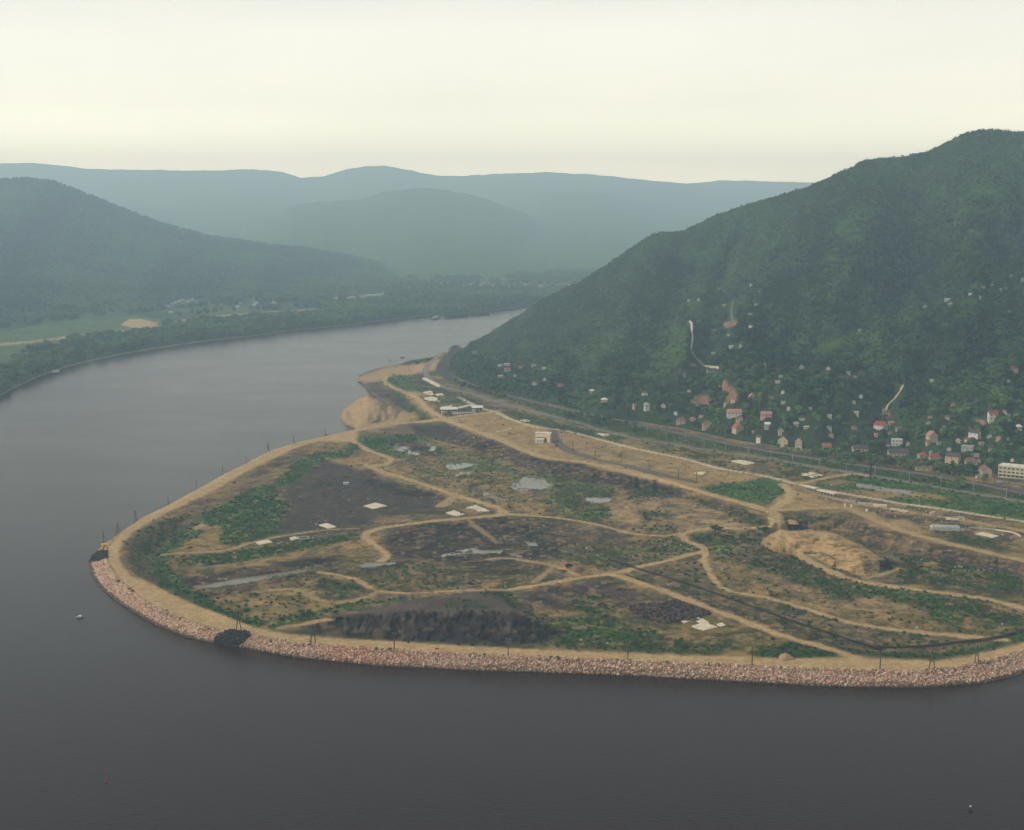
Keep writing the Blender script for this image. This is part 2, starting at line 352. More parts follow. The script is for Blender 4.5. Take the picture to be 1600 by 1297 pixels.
# inner side of the left embankment
zone([(500, 690), (393, 736), (276, 797), (208, 835), (190, 862), (205, 897), (300, 944), (393, 979), (400, 960), (300, 905), (250, 870), (270, 830), (340, 790), (440, 735), (540, 700)], BROWN, .9, 4, 3, .75, TAN)
zone([(276, 800), (330, 770), (420, 725), (470, 712), (440, 735), (350, 780), (300, 808)], PURP, .6, 5, 3, .6, TAN)
zone([(205, 838), (250, 815), (300, 800), (262, 850), (250, 870), (280, 905), (350, 950), (395, 975), (330, 955), (240, 915), (210, 896), (196, 870)], DGREEN, .75, 6, 3, .6, BROWN, .5)
zone([(240, 868), (262, 848), (300, 823), (330, 806), (345, 808), (310, 836), (268, 866), (262, 884), (290, 915), (350, 950), (420, 972), (400, 982), (340, 958), (262, 920), (236, 892)], GREEN, .85, 5, 2, .5, DGREEN, .9)
zone([(305, 814), (378, 770), (422, 756), (460, 724), (500, 707), (560, 705), (500, 722), (466, 750), (428, 766), (428, 779), (455, 790), (440, 815), (430, 838), (393, 842), (343, 854), (334, 837), (346, 823)], GREEN, .9, 5, 2, .55, DGREEN, .9)
zone([(268, 862), (300, 840), (336, 821), (346, 828), (338, 845), (350, 858), (290, 864)], TAN, .8, 3, 2, .6, OLIVE)
zone([(258, 878), (305, 869), (393, 860), (500, 842), (560, 830), (556, 842), (500, 856), (393, 877), (320, 885), (264, 882)], DGREEN, .95, 3, 2, .6, GREEN, 1.0)
zone([(270, 892), (393, 876), (500, 856), (580, 850), (520, 868), (420, 885), (300, 905)], TAN, .75, 4, 2, .7, BROWN)
zone([(282, 905), (393, 886), (460, 874), (540, 866), (535, 880), (500, 885), (364, 905), (290, 918)], DARK, .95, 3, 2, .5, PURP)
zone([(311, 928), (420, 906), (500, 893), (580, 882), (640, 876), (700, 884), (600, 893), (520, 893), (470, 902), (330, 935)], DARK, .9, 4, 2, .5, PURP)
zone([(330, 938), (420, 915), (500, 900), (520, 930), (560, 940), (500, 955), (440, 970), (380, 965)], TAN, .75, 6, 3, .75, OLIVE, .25)
zone([(487, 905), (510, 902), (560, 915), (585, 928), (540, 935), (510, 928)], DGREEN, .85, 5, 2, .7, OLIVE, .6)
zone([(430, 968), (500, 952), (540, 943), (620, 935), (660, 933), (560, 950), (520, 960), (470, 972), (420, 985)], GREEN, .9, 5, 2, .6, DGREEN, .8)
# grey flat
zone([(500, 724), (545, 722), (580, 745), (640, 765), (700, 786), (690, 798), (640, 800), (590, 808), (550, 832), (500, 838), (430, 836), (440, 815), (455, 795), (440, 772), (470, 748)], GREY, .95, 5, 3, .55, PURP)
zone([(484, 735), (500, 722), (545, 726), (556, 740), (540, 752), (500, 742)], PURP, .9, 3, 2, .5, DARK)
zone([(556, 742), (575, 743), (600, 752), (640, 760), (690, 773), (700, 782), (640, 775), (570, 758)], DARK, .95, 3, 2, .4, PURP)
zone([(488, 753), (520, 750), (530, 760), (500, 765)], DGREEN, .7, 5, 2, .5, GREY, .4)
zone([(508, 716), (560, 715), (610, 728), (660, 752), (720, 776), (700, 774), (640, 752), (590, 742), (545, 728)], TAN, .9, 4, 2, .4, BROWN)
zone([(564, 736), (580, 736), (598, 745), (585, 746)], DARK, .9, 2, 1)
# upper middle
zone([(545, 697), (570, 684), (640, 680), (690, 688), (700, 705), (680, 712), (620, 716), (578, 706)], GREEN, .85, 4, 2, .6, DGREEN, .5)
zone([(600, 690), (650, 686), (690, 706), (660, 714), (630, 704)], DARK, .85, 4, 2, .5, PURP)
zone([(655, 675), (680, 672), (740, 702), (720, 710), (700, 706)], TAN, .9, 4, 2, .5, OLIVE)
zone([(640, 664), (700, 664), (752, 682), (790, 696), (858, 720), (911, 727), (964, 739), (1020, 752), (1063, 766), (1063, 776), (1027, 766), (964, 759), (911, 754), (860, 748), (800, 724), (745, 703), (690, 690), (650, 680)], DARK, .9, 3, 2, .6, PURP)
zone([(700, 700), (760, 715), (830, 742), (900, 752), (940, 760), (960, 790), (900, 808), (860, 795), (850, 760), (760, 725), (700, 712)], GREEN, .55, 6, 3, .9, OLIVE, .35)
zone([(680, 722), (760, 725), (780, 735), (720, 745), (690, 735)], GREEN, .7, 6, 3, .6, OLIVE, .4)
zone([(620, 728), (700, 730), (800, 745), (840, 790), (800, 800), (740, 780), (660, 750)], OLIVE, .7, 6, 3, .7, TAN, .2)
zone([(860, 760), (900, 762), (960, 765), (955, 780), (900, 800), (880, 785)], DGREEN, .7, 6, 3, .7, OLIVE, .5)
zone([(975, 760), (1030, 762), (1060, 772), (1035, 785), (980, 782)], DGREEN, .85, 5, 3, .5, DARK, .6)
zone([(1060, 772), (1108, 782), (1147, 795), (1190, 808), (1205, 822), (1180, 826), (1140, 810), (1100, 792)], DGREEN, .85, 4, 2, .6, PURP, .8)
zone([(940, 797), (960, 783), (1010, 778), (1050, 780), (1100, 790), (1160, 815), (1170, 822), (1110, 828), (1060, 830), (1000, 832), (960, 815)], SAND, .85, 6, 3, .55, BROWN)
zone([(990, 800), (1030, 795), (1050, 808), (1010, 815)], OLIVE, .7, 5, 3, .7, DGREEN, .5)
zone([(900, 802), (950, 790), (955, 808), (910, 812)], GREEN, .8, 5, 2, .5, DGREEN, .7)
zone([(1000, 822), (1050, 818), (1055, 832), (1010, 836)], DGREEN, .7, 5, 2, .6, TAN, .5)
# pit
zone([(598, 835), (640, 822), (740, 811), (800, 810), (885, 818), (908, 828), (900, 848), (880, 872), (800, 884), (720, 882), (640, 872), (612, 868), (604, 852)], DARK, .95, 5, 3, .55, PURP)
zone([(790, 830), (860, 826), (880, 840), (820, 855), (780, 845)], GREY, .75, 6, 3, .6, WET)
zone([(895, 822), (960, 826), (990, 838), (960, 850), (880, 865), (900, 840)], BROWN, .8, 5, 3, .8, PURP)
zone([(880, 850), (1060, 842), (1085, 862), (1000, 882), (940, 893), (900, 880)], GREY, .5, 8, 3, .8, OLIVE, .3)
zone([(960, 858), (1090, 848), (1095, 862), (1040, 872), (980, 885), (930, 890)], GREEN, .5, 8, 3, .8, BROWN, .5)
zone([(560, 905), (600, 893), (660, 879), (740, 902), (760, 920), (696, 921), (610, 922), (575, 915)], OLIVE, .85, 5, 3, .8, BROWN, .4)
zone([(690, 885), (780, 880), (850, 885), (860, 892), (820, 902), (760, 905)], DARK, .75, 5, 3, .5, OLIVE)
zone([(820, 925), (930, 905), (960, 908), (1010, 935), (1000, 948), (940, 945), (880, 950), (820, 955)], PURP, .85, 5, 3, .6, GREY)
zone([(880, 945), (930, 928), (960, 930), (940, 950), (900, 958)], DGREEN, .85, 5, 2, .5, OLIVE, .8)
# spoil heap
zone([(515, 962), (612, 956), (690, 950), (797, 954), (845, 972), (872, 992), (855, 1005), (764, 1012), (662, 1008), (544, 1000), (470, 980)], np.array((.036, .026, .026)), .95, 3, 2, .6, DARK)
zone([(521, 962), (612, 945), (690, 930), (745, 925), (800, 940), (798, 958), (690, 958), (612, 959)], np.array((.090, .066, .058)), .95, 4, 2, .5, PURP)
zone([(690, 940), (760, 935), (770, 950), (700, 953)], DGREEN, .6, 6, 3, .6, BROWN, .3)

# near green ground
zone([(745, 925), (785, 926), (830, 955), (880, 972), (935, 945), (990, 958), (1010, 985), (1050, 1000), (1130, 1005), (1160, 1012), (1120, 1022), (950, 1016), (850, 1008), (870, 990), (835, 965), (795, 940)], DGREEN, .85, 6, 3, .65, OLIVE, .9)
zone([(880, 970), (980, 965), (1030, 995), (960, 1008), (880, 1000)], GREEN, .6, 8, 4, .8, OLIVE, .9)
zone([(940, 960), (1010, 955), (1040, 975), (1000, 985)], BROWN, .6, 6, 3, .6, OLIVE)
zone([(1040, 975), (1130, 960), (1165, 982), (1100, 1000)], TAN, .6, 4, 3, .6, OLIVE)
zone([(1140, 995), (1215, 992), (1230, 1006), (1170, 1018)], TAN, .7, 6, 3, .7, OLIVE)
zone([(1165, 1020), (1200, 1012), (1240, 1003), (1312, 1020), (1300, 1027), (1190, 1028)], DGREEN, .95, 3, 2, .5, GREEN, 1.0)
zone([(975, 948), (1064, 941), (1110, 960), (1040, 976), (1010, 968)], DARK, .95, 3, 1, .4, PURP)
# fields on the right
zone([(1000, 890), (1090, 870), (1110, 895), (1145, 930), (1260, 955), (1380, 985), (1500, 998), (1480, 1015), (1370, 1015), (1200, 965), (1050, 905)], BROWN, .85, 6, 3, .8, OLIVE, .25)
zone([(970, 900), (1040, 910), (1240, 975), (1375, 1018), (1330, 1020), (1180, 970), (1020, 915)], GREY, .7, 5, 3, .7, OLIVE, .25)
zone([(1110, 865), (1180, 880), (1300, 910), (1420, 940), (1500, 960), (1540, 985), (1450, 985), (1300, 958), (1150, 920), (1115, 895)], TAN, .7, 8, 3, .75, OLIVE, .2)
zone([(1190, 890), (1300, 915), (1400, 935), (1440, 955), (1330, 960), (1210, 925)], SAND, .4, 8, 4, .8, BROWN)
zone([(1085, 838), (1190, 828), (1200, 850), (1235, 870), (1300, 900), (1360, 915), (1300, 915), (1220, 900), (1150, 880), (1105, 858)], DGREEN, .7, 6, 3, .75, BROWN, .6)
zone([(1070, 838), (1130, 834), (1180, 832), (1185, 845), (1110, 852)], DGREEN, .85, 6, 2, .6, OLIVE, .9)
zone([(1105, 855), (1122, 850), (1152, 860), (1130, 864)], LIME, .75, 4, 2, .5, GREEN, .3)
zone([(1180, 880), (1267, 898), (1360, 915), (1459, 928), (1559, 940), (1600, 962), (1590, 978), (1559, 972), (1466, 974), (1440, 955), (1417, 942), (1295, 928), (1234, 910)], DGREEN, .85, 7, 3, .5, GREEN, .9)
zone([(1335, 835), (1400, 862), (1470, 872), (1540, 882), (1620, 905), (1700, 930), (1700, 960), (1600, 925), (1521, 918), (1460, 912), (1390, 905), (1420, 890), (1395, 868), (1350, 852)], DGREEN, .95, 6, 2, .55, OLIVE, 1.0)
zone([(1437, 882), (1455, 876), (1470, 883), (1450, 888)], TAN, .9, 3, 2)
zone([(1225, 870), (1245, 850), (1270, 870), (1320, 895), (1300, 905), (1250, 890)], OLIVE, .7, 5, 3, .8, DGREEN, .6)
zone([(1480, 860 + 40), (1560, 905), (1560, 925), (1500, 918)], OLIVE, .6, 8, 3, .7, DGREEN, .7)
zone([(1380, 990), (1470, 985), (1560, 975), (1600, 980), (1540, 1008), (1470, 1022), (1380, 1020)], OLIVE, .7, 7, 3, .8, BROWN, .4)
zone([(1300, 1010), (1380, 1022), (1470, 1024), (1540, 1008), (1600, 985), (1600, 998), (1519, 1022), (1466, 1030), (1380, 1028)], DGREEN, .85, 4, 2, .6, GREEN, .9)
zone([(1500, 935), (1600, 950), (1700, 990), (1600, 960), (1540, 950)], TAN, .7, 5, 3, .6, OLIVE)
# plateau
zone([(560, 590), (600, 575), (665, 568), (690, 560), (680, 575), (640, 585), (600, 592), (575, 598)], SAND, .9, 3, 2, .5, np.array((.33, .20, .13)))
zone([(617, 570), (650, 561), (676, 558), (672, 566)], DGREEN, .9, 2, 1, .4, OLIVE, .5)
zone([(566, 599), (585, 597), (610, 612), (600, 628), (590, 622)], PURP, .9, 3, 2, .5, BROWN)
zone([(597, 597), (610, 588), (635, 588), (655, 602), (660, 612), (625, 612)], GREEN, .85, 3, 2, .5, OLIVE, .5)
zone([(600, 615), (640, 615), (660, 640), (690, 652), (650, 660), (625, 640)], DGREEN, .8, 3, 2, .5, OLIVE, .4)
zone([(620, 640), (655, 648), (650, 660), (590, 668)], TAN, .8, 3, 2, .5, SAND)
zone([(625, 612), (650, 612), (700, 650), (680, 656), (655, 640)], TAN, .85, 3, 2, .5, SAND)
zone([(640, 590), (660, 585), (690, 606), (800, 645), (780, 652), (700, 620), (660, 612)], GREY, .7, 3, 2, .6, DGREEN, .2)
zone([(655, 620), (690, 615), (760, 650), (690, 652)], OLIVE, .6, 3, 2, .6, DGREEN, .3)
zone([(685, 640), (770, 635), (775, 645), (690, 653)], DARK, .7, 3, 2, .6, GREY)
zone([(692, 656), (780, 640), (830, 662), (900, 678), (964, 694), (1069, 717), (1200, 746), (1150, 754), (1087, 760), (1020, 750), (911, 724), (858, 718), (790, 694), (752, 680)], TAN, .9, 4, 2, .5, SAND)
zone([(875, 690), (960, 700), (1080, 735), (1060, 745), (980, 728), (900, 712)], SAND, .5, 4, 3, .6, OLIVE)
zone([(770, 645), (800, 640), (880, 665), (990, 684), (960, 690), (880, 674), (820, 660)], DGREEN, .85, 3, 2, .4, GREEN, .6)
zone([(885, 660), (1000, 683), (1200, 714), (1364, 742), (1495, 765), (1600, 782), (1900, 840), (1900, 830), (1600, 768), (1442, 738), (1300, 716), (1121, 690), (1000, 664), (900, 645), (800, 618), (800, 626)], DGREEN, .85, 4, 2, .5, GREEN, .7)
zone([(690, 575), (700, 592), (740, 610), (800, 628), (880, 652), (850, 640), (780, 622), (705, 598), (680, 580), (700, 552)], GREEN, .8, 2, 1, .5, DGREEN, .5)
zone([(1029, 693), (1200, 719), (1330, 742), (1300, 750), (1219, 751), (1160, 738), (1100, 722), (990, 690)], DGREEN, .7, 4, 2, .6, TAN, .4)
zone([(1120, 715), (1210, 728), (1215, 742), (1180, 738), (1130, 724)], BROWN, .8, 4, 2, .6, TAN)
zone([(1087, 763), (1147, 755), (1205, 748), (1222, 757), (1231, 769), (1222, 780), (1203, 790), (1160, 783), (1108, 770)], GREEN, .95, 2, 1, .45, np.array((.028, .075, .02)), .5)
zone([(1195, 790), (1235, 765), (1260, 770), (1330, 785), (1420, 830), (1442, 838), (1377, 815), (1327, 796), (1272, 792), (1206, 797)], TAN, .9, 4, 2, .5, SAND)
zone([(1330, 742), (1420, 752), (1600, 788), (1900, 850), (1900, 905), (1600, 815), (1521, 800), (1429, 790), (1385, 779), (1340, 768), (1270, 758)], GREEN, .9, 3, 2, .5, DGREEN, .6)
zone([(1334, 766), (1400, 765), (1470, 775), (1487, 784), (1410, 776), (1370, 780)], TAN, .85, 3, 2, .5, SAND)
zone([(1280, 753), (1325, 748), (1345, 755), (1310, 762)], OLIVE, .7, 4, 2, .6, TAN)
zone([(1270, 778), (1310, 775), (1400, 790), (1470, 800), (1600, 822), (1900, 900), (1900, 960), (1600, 862), (1500, 838), (1420, 812), (1330, 790)], GREY, .75, 5, 2, .75, TAN)
zone([(1370, 803), (1420, 806), (1450, 822), (1400, 812)], DARK, .7, 4, 2, .5, PURP)
zone([(1385, 812), (1420, 812), (1452, 836), (1430, 832)], SAND, .8, 3, 2, .4, TAN)
zone([(1453, 828), (1480, 832), (1530, 840), (1574, 855), (1560, 862), (1480, 843)], DGREEN, .85, 4, 2, .5, OLIVE, .6)
zone([(1240, 803), (1310, 802), (1335, 806), (1360, 822), (1442, 846), (1521, 866), (1600, 884), (1600, 905), (1520, 884), (1450, 873), (1400, 866), (1360, 854), (1327, 840), (1300, 826), (1260, 822)], PURP, .9, 2, 2, .3, BROWN)
strk = sstep(.5, .62, fbm(PX * 1.0 + PY * .5, PX * .06, 7, 3, 88)); put(mask([(1270, 803), (1327, 805), (1400, 836), (1450, 850), (1450, 868), (1360, 852), (1300, 824)], 2, 2) * strk, TAN, .45)
zone([(1222, 812), (1300, 806), (1290, 816), (1240, 826)], DGREEN, .9, 3, 2, .5, OLIVE, .8)
zone([(1250, 820), (1290, 814), (1296, 818), (1262, 826)], TAN, .8, 2, 1)
zone(sm2, SAND, .95, 2, 1, .5, TAN); put(m2 * sstep(.58, .66, fbm(MX, MY, 7, 3, 29)) * sstep(840, 850, PY) * sstep(1330, 1300, PX), DGREEN, .8)
zone([(1386, 870), (1396, 878), (1390, 890), (1372, 896), (1376, 884)], DGREEN, .9, 2, 1, .4, OLIVE, .8)
zone(sm1, SAND, .9, 2, 2, .5, np.array((.26, .17, .10)))
zone([(703, 556), (712, 540), (726, 540), (726, 575), (708, 588), (701, 575)], DGREEN, .95, 1, 1, .4, GREEN, .9)
# loose patches of bare sand, weeds and dark soil everywhere off the plateau
loose = (inCI & inFL).astype(float) * np.where(t_pl > .9, .5, 1.0) * (1 - .8 * m1) * ~(m3 | m4) * (1 - .65 * mask([(500, 724), (545, 722), (580, 745), (640, 765), (700, 786), (690, 798), (590, 808), (550, 832), (430, 836), (455, 795), (440, 772), (470, 748)], 3, 3))
put(sstep(.54, .66, fbm(MX, MY, 11, 5, 301, .6)) * loose, TAN, .26); put(sstep(.56, .66, fbm(MX, MY * .7, 9, 5, 302, .6)) * loose * ~m2, DGREEN, .55)
put(sstep(.57, .66, fbm(MX, MY, 6, 4, 303, .6)) * loose, DARK, .5); put(sstep(.61, .66, fbm(MX, MY, 4, 4, 304)) * loose, SAND, .35)
put(m3 * sstep(.3, .1, gul), DARK * .7, .7); put(m3 * sstep(.55, .68, fbm(PX, PY * 1.4, 17, 4, 45)), BROWN, .55); put(m3 * sstep(1001, 1006, PY + (NW1 * 12)) * sstep(.45, .6, N_FINE), OLIVE, .8)
# riprap and wet edge
onbank = (inW & ~inCO).astype(float) * sstep(672, 690, PY)
put(onbank, RIP); put(onbank * sstep(.25, .05, t_bank), WET, .85)
gst = sstep(.42, .6, fbm(MX, MY, 9, 3, 44)); edge = sstep(5.0, 1.0, dCO) * sstep(670, 690, PY)
put(edge * gst * (PY > 850), DGREEN, .8); VEG = np.maximum(VEG, edge * gst * (PY > 850) * .7)

# ------------------------------------------------------------------ roads, tracks, rails
OID = np.zeros(PX.shape, int); OBJ = {0: ('ground', 'mottled earth and scrub of the embanked construction site', 'ground')}
SMOOTH = np.zeros(PX.shape)
def bbox_sl(pts, pad):
    xs = [p[0] for p in pts]; ys = [p[1] for p in pts]
    c0, c1 = np.searchsorted(LX, [min(xs) - pad, max(xs) + pad]); r0 = int(np.searchsorted(-LY, -(max(ys) + pad))); r1 = int(np.searchsorted(-LY, -(min(ys) - pad)))
    return (slice(r0, r1), slice(c0, c1))
def smooth_line(pts, n=5):
    p = np.array(pts, float)
    if len(p) < 3: return pts
    out = []
    q = np.vstack([2 * p[0] - p[1], p, 2 * p[-1] - p[-2]])
    for i in range(1, len(q) - 2):
        for k in range(n):
            t_ = k / n; a, b_, c_, d_ = q[i - 1], q[i], q[i + 1], q[i + 2]
            out.append(tuple(.5 * (2 * b_ + (c_ - a) * t_ + (2 * a - 5 * b_ + 4 * c_ - d_) * t_ ** 2 + (3 * b_ - a - 3 * c_ + d_) * t_ ** 3)))
    return out + [tuple(p[-1])]
def road(name, label, pts, width, col, shoulder=1.6, ragged=1.2, cat='track', op=.95, ruts=True):
    pts = smooth_line(pts, 4); s = bbox_sl(pts, 40); width = width * (.84 if 'dirt' in name else 1)
    d = dist(pts, False, MX[s], MY[s]) + (N_FINE[s] - .5) * 2 * ragged + (N_MID[s] - .5) * ragged + (N_BIG[s] - .5) * width * .55
    m = np.zeros(PX.shape); m[s] = sstep(width / 2 + shoulder, width / 2 - .6, d)
    put(m, col, op); put(m * sstep(.45, .6, N_MID), np.asarray(col) * np.array((1.12, 1.10, 1.06)), .5)
    if ruts:
        r_ = np.zeros(PX.shape); r_[s] = sstep(.55, .1, np.abs(np.abs(d) - width * .22)) ; put(m * r_, np.asarray(col) * 1.3, .65)
        r_[s] = sstep(.9, .2, np.abs(d - width * .5)); put(r_ * sstep(.5, .62, N_FINE), OLIVE, .5)
    core = np.zeros(PX.shape, bool); core[s] = d < width / 2
    i = len(OBJ); OBJ[i] = (name, label, cat); OID[core & inW] = i
    SMOOTH[:] = np.maximum(SMOOTH, m); VEG[m > .3] = 0
    return m
road('asphalt_road', 'grey main road along the hill foot beside the railway', [(692, 549), (686, 555), (672, 567), (665, 580), (671, 592), (690, 604), (725, 612), (775, 627), (812, 637), (862, 650), (905, 661), (945, 674), (990, 685), (1029, 691), (1095, 702), (1147, 710), (1200, 716), (1259, 727), (1327, 738), (1364, 744), (1416, 753), (1495, 767), (1600, 784), (1800, 818), (1900, 836)], 7.5, ASPH, 1.0, .5, 'road')
road('village_lane', 'narrow pale lane in front of the village houses', [(1000, 660), (1069, 671), (1121, 682), (1161, 690), (1230, 700), (1300, 705), (1356, 709), (1412, 716), (1445, 722), (1500, 735), (1560, 750), (1600, 757), (1700, 778)], 4.5, ASPH, 1.0, .8, 'lane')
road('railway_bed', 'dark brown double track railway bed curving below the hill', [(733, 538), (715, 546), (700, 557), (692, 573), (698, 588), (725, 600), (762, 612), (800, 620), (850, 632), (905, 644), (1000, 664), (1042, 673), (1121, 690), (1200, 705), (1232, 710), (1285, 719), (1364, 730), (1442, 741), (1521, 755), (1600, 771), (1800, 808), (1900, 828)], 15, RAILC, 2, .8, 'railway', .95, False)
road('concrete_road', 'straight cream concrete road across the tan plateau', [(715, 620), (750, 637), (777, 645), (800, 656), (837, 667), (877, 672), (911, 680), (964, 694), (1016, 706), (1069, 717), (1121, 731), (1200, 745), (1259, 760), (1311, 770), (1364, 779), (1403, 786), (1469, 795), (1547, 807), (1600, 815), (1800, 850), (1900, 870)], 5.5, CONC, .8, .5, 'road', .9)
road('dirt_track', 'tan dirt track linking the concrete road and the grey main road near right', [(1245, 757), (1267, 752), (1300, 745), (1332, 741), (1360, 744)], 5, ROADC)
road('siding_bed', 'dark curved railway siding on the tan plateau', [(862, 672), (866, 680), (870, 690), (885, 702), (911, 712), (940, 720), (980, 728), (1030, 741), (1085, 753)], 9, np.array((.085, .07, .058)), 1.5, .6, 'railway', .95, False)
road('dirt_road', 'wide sandy haul road along the plateau edge', [(655, 660), (692, 656), (712, 662), (752, 676), (790, 690), (819, 704), (859, 716), (911, 722), (964, 734), (1016, 746), (1069, 760), (1108, 772), (1147, 783), (1195, 796), (1209, 803), (1213, 812), (1219, 826)], 11, ROADC, 2)
road('dirt_road', 'sandy road running from the sheds down to the junction', [(560, 672), (610, 663), (655, 659), (692, 654), (720, 650), (760, 645), (777, 643)], 8, ROADC, 2)
road('dirt_track', 'sandy track winding behind the sand heap to the beach', [(692, 652), (670, 640), (650, 622), (630, 612), (610, 603), (600, 595), (605, 588)], 7, ROADC, 2)
road('dirt_road', 'sandy road along the rim of the striped slope on right', [(1195, 796), (1225, 797), (1272, 794), (1320, 794), (1350, 804), (1377, 817), (1442, 839), (1521, 858), (1600, 876), (1750, 905), (1900, 935)], 9, ROADC * .9, 2)
road('dirt_track', 'sandy link between the green field and the junction', [(1222, 757), (1236, 770), (1228, 782), (1206, 796)], 9, ROADC, 2)
road('dirt_track', 'upper sandy track under the concrete road far right', [(1259, 766), (1330, 785), (1420, 800), (1500, 812), (1600, 830), (1750, 862)], 6, ROADC * .85, 2)
road('dirt_road', 'track from the northwest corner down across the middle flat', [(548, 686), (572, 702), (592, 710), (610, 717), (606, 724), (585, 728), (572, 727), (600, 738), (635, 748), (677, 762), (710, 773), (747, 784), (778, 794), (787, 802), (772, 806), (722, 810), (660, 816), (597, 825), (570, 836), (580, 848), (600, 862), (603, 870), (595, 877)], 7, ROADC, 1.5)
road('dirt_track', 'short spur track down to the grey flat', [(710, 773), (700, 783), (688, 791)], 8, ROADC * .8, 1.5)
road('dirt_track', 'track along the north rim of the dark pit', [(787, 803), (832, 806), (885, 811), (937, 821), (990, 834), (1042, 837), (1066, 834)], 5, ROADC, 1.5)
road('dirt_track', 'track dropping into the dark pit', [(730, 811), (745, 824), (765, 838), (776, 848)], 4, ROADC * .55, 1.5)
road('dirt_track', 'track past the bushes to the plateau junction', [(1063, 835), (1082, 829), (1121, 825), (1160, 826), (1200, 823), (1219, 822)], 6, ROADC, 1.5)
road('dirt_road', 'winding track south through the right hand fields', [(1063, 835), (1074, 846), (1095, 854), (1101, 863), (1099, 876), (1108, 892), (1119, 911), (1142, 924), (1194, 933), (1259, 951), (1316, 969), (1377, 981), (1458, 990), (1520, 995), (1570, 1000)], 6, ROADC, 1.5)
road('dirt_road', 'straight track west across the middle of the site', [(1100, 863), (1087, 864), (1042, 876), (1003, 885), (958, 896), (898, 904), (846, 913), (796, 922)], 6.5, ROADC, 1.5)
road('dirt_track', 'track leading west into the dark pit floor', [(901, 899), (867, 884), (832, 878), (793, 872), (760, 874)], 5, ROADC * .85, 1.5)
road('dirt_track', 'short loop joining the pit track and the middle track', [(867, 884), (852, 896), (835, 910)], 5, ROADC * .75, 1.5)
road('dirt_road', 'straight track running southeast to the near embankment', [(958, 898), (1031, 921), (1113, 952), (1178, 976), (1234, 997), (1295, 1013), (1336, 1027)], 8, ROADC, 2)
road('dirt_track', 'thin track behind the spoil heap', [(500, 894), (530, 899), (561, 907), (575, 917), (590, 923), (635, 927), (696, 924), (747, 922), (796, 922)], 4, ROADC * .9, 1.5)
road('dirt_track', 'thin track through the scrub on left', [(400, 925), (460, 921), (494, 936), (527, 942), (560, 936), (590, 926)], 4, ROADC * .75, 1.5)
road('dirt_track', 'short track at the left foot of the spoil heap', [(440, 981), (480, 974), (513, 968)], 6, ROADC * .8, 1.5)
road('dirt_track', 'track below the sand heap running right to the fields', [(1225, 850), (1240, 862), (1275, 882), (1310, 898), (1340, 908), (1420, 920), (1500, 930), (1560, 940), (1640, 960)], 7, ROADC, 2)
road('dirt_track', 'track between the junction and the sand heap', [(1213, 806), (1213, 818), (1222, 832), (1232, 846)], 10, ROADC, 3)
road('dirt_track', 'curved track at the tip of the green wedge on left', [(256, 867), (285, 864), (330, 862), (360, 858), (400, 846), (450, 836), (510, 828), (560, 826)], 4, ROADC * .8, 1.5)
road('dirt_track', 'short track east of the sand heap', [(1351, 903), (1380, 897), (1405, 888)], 5, ROADC * .8, 1.5)
road('drainage_ditch', 'long straight dark ditch across the right fields', [(958, 876), (1011, 893), (1112, 925), (1234, 969), (1310, 994), (1377, 1016)], 3.6, DARK * .35, .8, .3, 'ditch', .95, False)
road('drainage_ditch', 'dark curved ditch beside the near embankment on right', [(1377, 1012), (1430, 1011), (1490, 1005), (1560, 996), (1600, 985)], 4, DARK * .35, .8, .6, 'ditch', .9, False)
m_emb = (inCO & ~inCI & (PY > 670) & (PX < 1900)).astype(float); m_emb = m_emb * (PY > 672)
m_emb[(PX > 560) & (PY < 800)] = 0
put(blur(m_emb, 1), ROADC); put(m_emb * sstep(.45, .6, N_MID), ROADC * 1.12, .5)
put(m_emb * sstep(.9, .2, np.abs(dCI - 3.0)), ROADC * 1.22, .4); put(m_emb * sstep(.9, .2, np.abs(dCO - 3.2)), ROADC * 1.22, .4)
put(m_emb * sstep(1.6, .3, dCO) * sstep(.4, .6, N_FINE), OLIVE, .7); VEG[m_emb > .5] = 0
OBJ[len(OBJ)] = ('embankment_road', 'tan gravel road on top of the curved river embankment', 'road'); OID[m_emb > .5] = len(OBJ) - 1; SMOOTH = np.maximum(SMOOTH, m_emb)
OBJ[len(OBJ)] = ('riprap_bank', 'sloping stone armoured river bank of the embankment', 'bank'); OID[(onbank > .5)] = len(OBJ) - 1
OBJ[len(OBJ)] = ('sand_heap', 'big sand heap in the river corner beyond the haul road', 'sand heap'); OID[m1] = len(OBJ) - 1
OBJ[len(OBJ)] = ('sand_heap', 'large rounded sand heap inside the site on right', 'sand heap'); OID[m2 & (SMOOTH < .5)] = len(OBJ) - 1
OBJ[len(OBJ)] = ('spoil_heap', 'dark gullied spoil heap behind the near embankment road', 'spoil heap'); OID[(m3 | m4) & (m_emb < .5)] = len(OBJ) - 1
SMOOTH[m1 | m2] = np.maximum(SMOOTH, .6)[m1 | m2]

